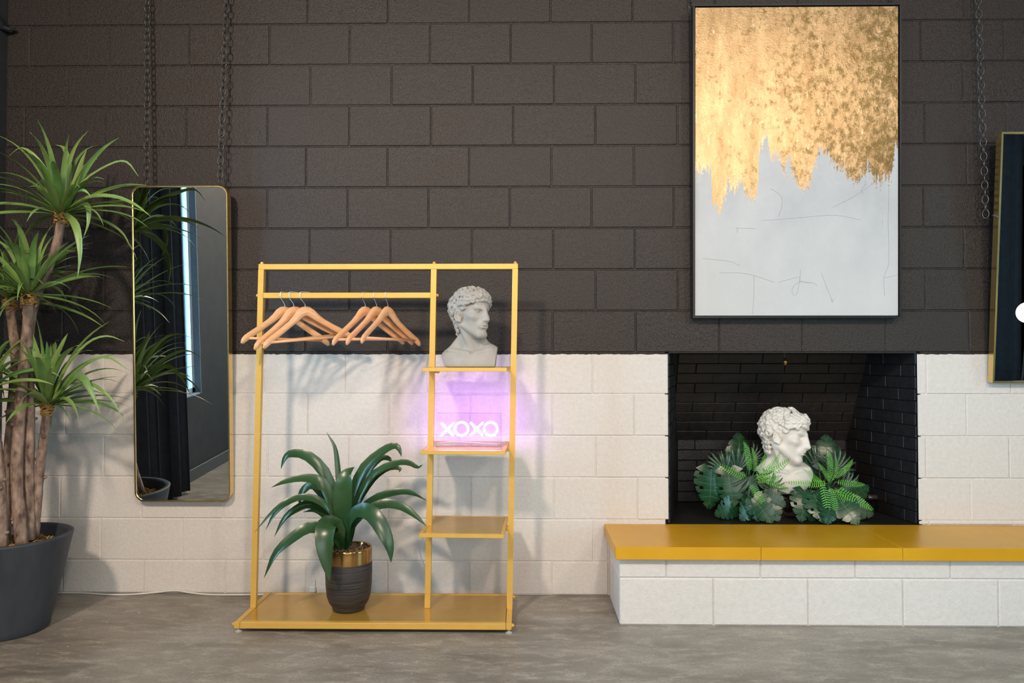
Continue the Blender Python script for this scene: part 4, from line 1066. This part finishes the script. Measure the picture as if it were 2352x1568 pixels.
    if grey:
        f = np.maximum(f, -1.0 - Z); f = np.maximum(f, (X - 0.47 - (Z + 1.0) * 0.13) * 0.95); f = np.maximum(f, (-X - 0.47 - (Z + 1.0) * 0.42) * 0.9)
        f = np.maximum(f, (X * 0.75 - Y * 0.6 + Z * 0.0 - 0.56)); f = np.maximum(f, (-Y - 0.30 - (Z + 1.0) * 0.10))
    else:
        f = np.maximum(f, -1.02 - Z); f = np.maximum(f, (X - 0.30 - (Z + 1.02) * 0.60) * 0.85); f = np.maximum(f, (-X - 0.27 - (Z + 1.02) * 0.62) * 0.85)
        f = np.maximum(f, (X * 0.7 - Y * 0.7 - 0.45)); f = np.maximum(f, Y - 0.24)
    f[0] = f[-1] = 1; f[:, 0] = f[:, -1] = 1; f[:, :, 0] = f[:, :, -1] = 1
    return surface_net(f, S.lo, h)
def put_bust(kind, name, mat, c, unit, zbot, label):
    V, Q = classical_bust(kind, 0.0120)
    zmin = V[:, 2].min(); V = V * unit; V[:, 2] -= zmin * unit
    me = bpy.data.meshes.new(name); me.from_pydata(V.tolist(), [], Q.tolist()); me.materials.append(mat); me.shade_smooth(); me.update()
    o = bpy.data.objects.new(name, me); col.objects.link(o); o.location = (c[0], c[1], zbot); return tag(o, label, 'sculpture')
U1 = 0.360 / 1.53
put_bust('grey', 'bust', M['grey_stone'], (-0.180, -0.335), U1, SHELF_Z[0] + 0.0005, 'grey stone bust of a curly-haired head on the top rack shelf')
# clear plinth and white bust in the fireplace
pl = thing('acrylic_plinth', (1.415, 0.20, FZ0), 'clear acrylic box plinth under the white bust in the fireplace', 'plinth')
px0, px1, py0, py1, pz = 1.335, 1.495, 0.125, 0.275, 0.118; FP = FZ0 + 0.0006
MB().box((px0, py0, FP), (px1, py0 + 0.004, FZ0 + pz)).build('acrylic_side', M['acrylic'], pl); MB().box((px0, py1 - 0.004, FP), (px1, py1, FZ0 + pz)).build('acrylic_side', M['acrylic'], pl)
MB().box((px0, py0 + 0.004, FP), (px0 + 0.004, py1 - 0.004, FZ0 + pz)).build('acrylic_side', M['acrylic'], pl); MB().box((px1 - 0.004, py0 + 0.004, FP), (px1, py1 - 0.004, FZ0 + pz)).build('acrylic_side', M['acrylic'], pl)
MB().box((px0, py0, FZ0 + pz), (px1, py1, FZ0 + pz + 0.004)).build('acrylic_top', M['acrylic'], pl)
put_bust('white', 'bust', M['plaster'], (1.410, 0.20), 0.433 / 1.55, FZ0 + pz + 0.0045, 'white plaster bust of a curly-haired head among leaves in the fireplace')

# ================================================================== FIREPLACE GREENERY
def monstera_mesh(seed, split=0.55, holes=True):
    """heart-shaped split leaf, length 1 along +z from its stalk at the origin, width ~0.9 along x, face to -y"""
    rr = random.Random(seed); m = MB(); n = 6
    def edge(t):      # half width of the outline along the midrib parameter
        return 0.50 * (math.sin(math.pi * min(1, (t * 0.93 + 0.07)) ** 0.75)) ** 0.8
    def bend(x, z): return -0.16 * (z - 0.4) ** 2 - 0.30 * x * x + 0.05 * abs(x)
    def P(x, z): return (x, -bend(x, z) - 0.0, z)
    for s in (-1, 1):
        for k in range(n):
            t0, t1 = k / n, (k + 1) / n
            m0, m1 = 0.02 + 0.93 * t0, 0.02 + 0.93 * t1
            lift = 0.14 * (1 - t0) - 0.16
            cols = []
            gap = 0.15 * split
            for j in range(5):
                u = j / 4; g = gap * max(0, (u - (1 - split)) / split) if split > 0 else 0
                e0, e1 = edge(t0 + 0.02) * (0.96 if k else 0.72), edge(t1 - 0.01)
                dz = 0.20 * u * (1 - t0) * -1.0 + 0.16 * u * t0
                za, zb = m0 + dz, m1 + 0.20 * u * (1 - t1) * -1.0 + 0.16 * u * t1
                a = za + (zb - za) * (g * 0.5 if k else 0); b = zb - (zb - za) * (g if k < n - 1 else 0)
                mid = (a + b) / 2
                xa, xb = s * e0 * u, s * e1 * u
                if j == 4: a, b = a * 0.7 + mid * 0.3, b * 0.7 + mid * 0.3
                cols.append((P(xa, a), P((xa + xb) / 2 * 1.02, mid), P(xb, b)))
            v = [p for c_ in cols for p in c_]; f = []
            for j in range(4):
                for q in range(2):
                    if holes and j == 2 and q == 0 and k in (1, 3) and s == 1: continue
                    i = j * 3 + q; f.append((i, i + 1, i + 4, i + 3))
            m.add(v, f, 0)
            # pale lateral vein on the middle of the finger
            w_ = 0.005; v = []
            for c_ in cols:
                p = c_[1]; v += [(p[0], p[1] - 0.004, p[2] - w_), (p[0], p[1] - 0.004, p[2] + w_)]
            m.add(v, [(2 * j, 2 * j + 1, 2 * j + 3, 2 * j + 2) for j in range(3)], 1)
    v = []
    for j in range(8):
        z = -0.02 + 0.97 * j / 7; p = P(0, z); w_ = 0.014 * (1 - 0.8 * j / 7); v += [(-w_, p[1] - 0.006, z), (w_, p[1] - 0.006, z)]
    m.add(v, [(2 * j, 2 * j + 1, 2 * j + 3, 2 * j + 2) for j in range(7)], 1)
    return m.mesh('monstera_leaf', [M['monstera'], M['vein']], True)
def fern_mesh(seed, n=18):
    """frond of length 1 along +z, face to -y, curving back at the tip"""
    rr = random.Random(seed); m = MB()
    def C(t): return Vector((0.0, -0.20 * t * (1 - t) * 2 + 0.16 * t * t, t))
    m.tube([C(i / 8) for i in range(9)], [0.008 - 0.0007 * i for i in range(9)], 4)
    for i in range(n):
        t = 0.06 + 0.92 * i / (n - 1); L = 0.125 * math.sin(math.pi * min(1, 0.16 + 0.86 * t)) ** 0.7 + 0.010; c_ = C(t); w_ = 0.0135
        for s in (-1, 1):
            d = Vector((s, -0.10, 0.34)).normalized(); q = Vector((0, 0.02, 1)) * w_
            a, b, e = c_, c_ + d * L * 0.55 + Vector((0, -0.012, 0)), c_ + d * L + Vector((0, 0.012, 0))
            m.add([a - q * 0.6, b - q, e, b + q, a + q * 0.6], [(0, 1, 3, 4), (1, 2, 3)])
    return m.mesh('fern_frond', M['fern'], False)
def palm_mesh(seed, n=13):
    """fan of narrow blades from the origin, opening to +z, face to -y"""
    rr = random.Random(seed); m = MB()
    for i in range(n):
        a = math.radians(-78 + 156 * i / (n - 1) + rr.uniform(-3, 3)); L = rr.uniform(0.82, 1.0) * (1 - 0.18 * abs(math.sin(a)))
        d = np.array((math.sin(a), 0, math.cos(a))); pts = [d * 0.03, d * L * 0.4 + np.array((0, -0.05, 0)), d * L * 0.75 + np.array((0, -0.04, -0.02)), d * L + np.array((0, 0.05, -0.08))]
        v, f = strip_leaf(pts, 0.085, N=(0, -1, 0.05), fold=0.35, nseg=6); m.add(v, f)
    m.tube([(0, 0.01, -0.25), (0, 0, 0.04)], 0.014, 5)
    return m.mesh('palm_fan', M['palm'], True)
MON = [monstera_mesh(1, 0.38), monstera_mesh(2, 0.48), monstera_mesh(3, 0.20, False)]
FERN = [fern_mesh(1), fern_mesh(2, 16)]; PALM = [palm_mesh(1), palm_mesh(2, 11)]
def place(name, me, root, px, py, Y, length, ang, tx=0.0, ty=0.0):
    """stalk at pixel px,py on depth Y; ang = direction in the picture, degrees clockwise from up; tx tips the blade to the viewer, ty turns its face sideways"""
    p = Vector(on_y(px, py, Y))
    R = Matrix.Rotation(math.radians(ang), 4, 'Y') @ Matrix.Rotation(math.radians(ty), 4, 'Z') @ Matrix.Rotation(math.radians(tx), 4, 'X')
    K = R @ Matrix.Scale(length, 4); co = np.empty(len(me.vertices) * 3, np.float32); me.vertices.foreach_get('co', co); co = co.reshape(-1, 3) @ np.array(K.to_3x3()).T + np.array(p)
    dz = max(0.0, FZ0 + 0.004 - co[:, 2].min()); co[:, 2] += dz; dy = 0.0                                     # rest on the hearth
    near = (co[:, 0] > 1.262) & (co[:, 0] < 1.565) & (co[:, 2] < 0.93)                                         # keep clear of bust and plinth
    if near.any():
        if Y < 0.2: dy = min(0.0, 0.100 - co[near, 1].max())
        else: dy = max(0.0, 0.290 - co[near, 1].min())
    p = p + Vector((0, dy, dz))
    inst(name, me, root, Matrix.Translation(p) @ K); return p
def stems(root, c, ends):
    for e in ends:
        q = spline([c, (np.array(c) + np.array(e)) / 2 + np.array((0, 0, 0.03)), e], 8)
        MB().tube(q, 0.0025, 5).build('stalk', M['vein'], root, smooth=True)
bl = thing('artificial_foliage', (1.18, 0.18, FZ0), 'bunch of artificial monstera, palm and fern leaves on the rack side of the white bust', 'foliage', 'leaf bunches in the fireplace')
br = thing('artificial_foliage', (1.60, 0.18, FZ0), 'bunch of artificial monstera, palm and fern leaves on the mirror side of the white bust', 'foliage', 'leaf bunches in the fireplace')
LEFT = [('monstera_leaf', 0, 1634, 1078, 0.14, 0.185, 188, 12, -12), ('monstera_leaf', 1, 1672, 1080, 0.12, 0.170, 172, 12, 16), ('monstera_leaf', 2, 1702, 1078, 0.27, 0.185, 4, 14, 10),
        ('monstera_leaf', 1, 1735, 1155, 0.10, 0.130, 228, -28, 0), ('monstera_leaf', 0, 1742, 1160, 0.10, 0.120, 196, -25, -10), ('monstera_leaf', 2, 1730, 1150, 0.06, 0.135, 140, -25, 10),
        ('monstera_leaf', 2, 1700, 1158, 0.12, 0.130, 80, -15, -6), ('monstera_leaf', 1, 1690, 1160, 0.10, 0.120, 250, -20, 0), ('monstera_leaf', 0, 1760, 1150, 0.10, 0.12, 160, -25, 0), ('monstera_leaf', 2, 1750, 1130, 0.12, 0.11, 120, -20, 0),
        ('palm_fan', 0, 1668, 1082, 0.20, 0.155, -62, 8, 10), ('palm_fan', 1, 1692, 1082, 0.22, 0.170, -28, 6, 0), ('palm_fan', 1, 1755, 1120, 0.14, 0.130, 100, -10, 0), ('palm_fan', 0, 1720, 1090, 0.12, 0.15, 165, -5, 0), ('palm_fan', 1, 1730, 1060, 0.24, 0.13, 60, 0, 0),
        ('fern_frond', 0, 1722, 1082, 0.12, 0.155, -6, 8, 0), ('fern_frond', 0, 1732, 1085, 0.12, 0.130, 8, 12, 20), ('fern_frond', 1, 1716, 1102, 0.10, 0.175, -62, 0, 0), ('fern_frond', 0, 1733, 1096, 0.08, 0.190, 50, 6, 10),
        ('fern_frond', 1, 1733, 1100, 0.07, 0.215, 62, 0, 0), ('fern_frond', 0, 1738, 1106, 0.07, 0.130, 76, -8, 0), ('fern_frond', 1, 1748, 1098, 0.06, 0.150, 112, -10, 0), ('fern_frond', 0, 1722, 1112, 0.07, 0.165, 146, -14, 0), ('fern_frond', 1, 1728, 1080, 0.14, 0.12, 30, 10, 0)]
RIGHT = [('monstera_leaf', 2, 1855, 1065, 0.30, 0.150, -12, 14, 6), ('monstera_leaf', 2, 1898, 1072, 0.28, 0.165, 6, 16, -6), ('monstera_leaf', 1, 1880, 1062, 0.30, 0.15, 40, 14, 0), ('monstera_leaf', 2, 1850, 1120, 0.22, 0.150, -15, 4, 40),
         ('monstera_leaf', 1, 1850, 1142, 0.08, 0.145, 195, -22, 6), ('monstera_leaf', 0, 1870, 1160, 0.06, 0.140, 168, -30, 0), ('monstera_leaf', 2, 1922, 1168, 0.05, 0.150, 150, -34, 0), ('monstera_leaf', 2, 1908, 1168, 0.05, 0.13, 205, -34, 0),
         ('monstera_leaf', 2, 1940, 1150, 0.14, 0.135, 58, -5, 0), ('monstera_leaf', 1, 1940, 1158, 0.10, 0.130, 110, -20, 0), ('monstera_leaf', 0, 1885, 1150, 0.10, 0.13, 215, -20, 0), ('monstera_leaf', 1, 1900, 1140, 0.1, 0.12, 130, -15, 0),
         ('palm_fan', 0, 1895, 1090, 0.22, 0.190, -26, 6, 0), ('palm_fan', 1, 1915, 1082, 0.22, 0.165, 34, 6, 0), ('palm_fan', 0, 1930, 1120, 0.16, 0.150, 95, -5, 0), ('palm_fan', 1, 1880, 1120, 0.16, 0.14, 190, -5, 0),
         ('fern_frond', 0, 1905, 1100, 0.10, 0.150, 4, 8, 0), ('fern_frond', 1, 1902, 1104, 0.09, 0.110, -28, 6, 0), ('fern_frond', 0, 1916, 1098, 0.10, 0.145, 50, 4, 0), ('fern_frond', 1, 1920, 1106, 0.06, 0.150, 96, -6, 0),
         ('fern_frond', 0, 1898, 1110, 0.05, 0.190, 270, 0, 0), ('fern_frond', 1, 1886, 1118, 0.05, 0.190, 172, -12, 0), ('fern_frond', 0, 1905, 1118, 0.05, 0.165, 170, -12, 0), ('fern_frond', 1, 1912, 1124, 0.05, 0.145, 132, -10, 0),
         ('fern_frond', 0, 1920, 1122, 0.05, 0.215, 120, -8, 0), ('fern_frond', 1, 1935, 1118, 0.08, 0.140, 168, -8, 0), ('fern_frond', 0, 1888, 1112, 0.08, 0.12, -50, 4, 0), ('fern_frond', 1, 1910, 1104, 0.07, 0.13, 22, 8, 20)]
MESH = {'monstera_leaf': MON, 'fern_frond': FERN, 'palm_fan': PALM}
for root, lst in ((bl, LEFT), (br, RIGHT)):
    c_ = (root.location.x, 0.18, FZ0 + 0.02); ends = []
    for nm, k, px, py, Y, L_, an, tx, ty in lst:
        me = MESH[nm][k % len(MESH[nm])]; p_ = place(nm, me, root, px, py, Y, L_, an, tx if tx >= 0 and 90 < an % 360 < 270 else -tx, ty); ends.append((p_.x, p_.y + 0.004, p_.z))
    stems(root, c_, ends)
    MB().lathe([(0.001, 0), (0.045, 0), (0.05, 0.02), (0.03, 0.05), (0.001, 0.055)], (root.location.x, 0.18, FZ0 + 0.0006), 16).build('foam_base', M['soil'], root)

# ================================================================== NEON SIGN
SZ = SHELF_Z[1]; SY = -0.335
a0, a1 = on_y(1002, 1020, SY), on_y(1151, 1020, SY); zt_ = on_y(1075, 948, SY)[2]
sign = thing('neon_sign', ((a0[0] + a1[0]) / 2, SY, SZ), 'violet XOXO neon sign on a clear acrylic panel on the rack', 'neon sign')
MB().box((a0[0], SY, SZ + 0.004), (a1[0], SY + 0.005, zt_), 0.001).build('acrylic_panel', M['acrylic'], sign)
MB().box((a0[0], SY - 0.03, SZ + 0.0003), (a1[0], SY + 0.04, SZ + 0.004)).build('acrylic_foot', M['acrylic'], sign)
def at_sign(px, py): p = on_y(px, py, SY - 0.010); return (p[0], SY - 0.010, p[2])
TR = 0.0042
for cx, cy in ((1027, 986), (1094.5, 985)):
    L_ = MB().tube([at_sign(cx - 14.5, cy - 15), at_sign(cx + 14.5, cy + 15)], TR, 10).tube([at_sign(cx + 14.5, cy - 15), at_sign(cx - 14.5, cy + 15)], TR, 10)
    L_.build('letter_x', M['neon'], sign, smooth=True)
for cx, cy in ((1060, 985), (1127, 985)):
    c_ = at_sign(cx, cy); R = 0.0298
    MB().tube([(c_[0] + R * math.cos(2 * math.pi * i / 28), c_[1], c_[2] + R * math.sin(2 * math.pi * i / 28)) for i in range(28)], TR, 10, closed=True).build('letter_o', M['neon'], sign, smooth=True)
sy2 = -0.30
MB().tube(spline([at_sign(1124, 1001), (at_sign(1138, 1012)[0], SY + 0.02, SZ + 0.035), (at_sign(1147, 1020)[0], SY + 0.03, SZ + 0.008), (at_sign(1100, 1016)[0], -0.25, SZ + 0.004), (at_sign(1040, 1012)[0], -0.22, SZ + 0.006), (at_sign(1003, 1016)[0], -0.24, SZ + 0.004)], 40), 0.0016, 6).build('cord', M['white_plastic'], sign, smooth=True)

# ================================================================== CORDS AND SMALL THINGS
def cord(name, pts, r, label, cat='cord', n=60):
    q = spline(pts, n); root = MB().tube(q, r, 7).build(name, M['white_plastic'], None, smooth=True)
    return tag(root, label, cat)
F0 = 0.0045
cord('floor_cord', [(-2.35, -0.02, F0), (-2.22, -0.016, F0), (-2.10, -0.020, F0), (-1.98, -0.040, F0), (-1.86, -0.036, F0), (-1.75, -0.016, F0 + 0.004), (-1.66, -0.012, F0 + 0.012), (-1.58, -0.02, F0 + 0.004), (-1.48, -0.034, F0), (-1.36, -0.036, F0), (-1.22, -0.030, F0), (-1.0, -0.03, F0), (-0.84, -0.02, F0), (-0.80, -0.012, 0.03)], 0.0042, 'white flat cord lying along the foot of the white wall')
cord('thin_cord', [(-0.395, -0.02, 0.75), (-0.40, -0.018, 0.50), (-0.42, -0.015, 0.34), (-0.455, -0.014, 0.23), (-0.43, -0.014, 0.14), (-0.42, -0.014, 0.07), (-0.44, -0.02, 0.006), (-0.60, -0.03, 0.004), (-0.78, -0.02, 0.004)], 0.0022, 'thin white cord hanging on the wall behind the middle rack post')
ad = thing('power_plug', (-0.985, -0.02, 0.075), 'small clear plug on the white wall behind the rack pot', 'plug')
q = on_y(718, 1352, -0.02)
MB().box((q[0] - 0.018, -0.022, q[2] - 0.02), (q[0] + 0.012, -0.002, q[2] + 0.012), 0.004).build('plug_body', M['white_plastic'], ad)
MB().box((q[0] + 0.000, -0.012, q[2] + 0.012), (q[0] + 0.010, -0.002, q[2] + 0.045), 0.003).build('plug_tab', M['white_plastic'], ad)
pc = thing('wall_bracket', (XL + 0.01, -0.03, 2.82), 'small black bracket and bolt in the upper wall corner above the palm', 'bracket')
q = on_y(14, 66, -0.03)
MB().tube([(XL, -0.10, q[2] + 0.05), (q[0] - 0.01, -0.05, q[2]), (q[0] + 0.02, -0.014, q[2] - 0.004)], [0.022, 0.018, 0.014], 10).build('bracket_arm', M['black_frame'], pc)
MB().tube([(q[0] + 0.02, -0.03, q[2]), (q[0] + 0.045, -0.03, q[2] - 0.002)], 0.008, 8).build('bolt', M['dark_metal'], pc)
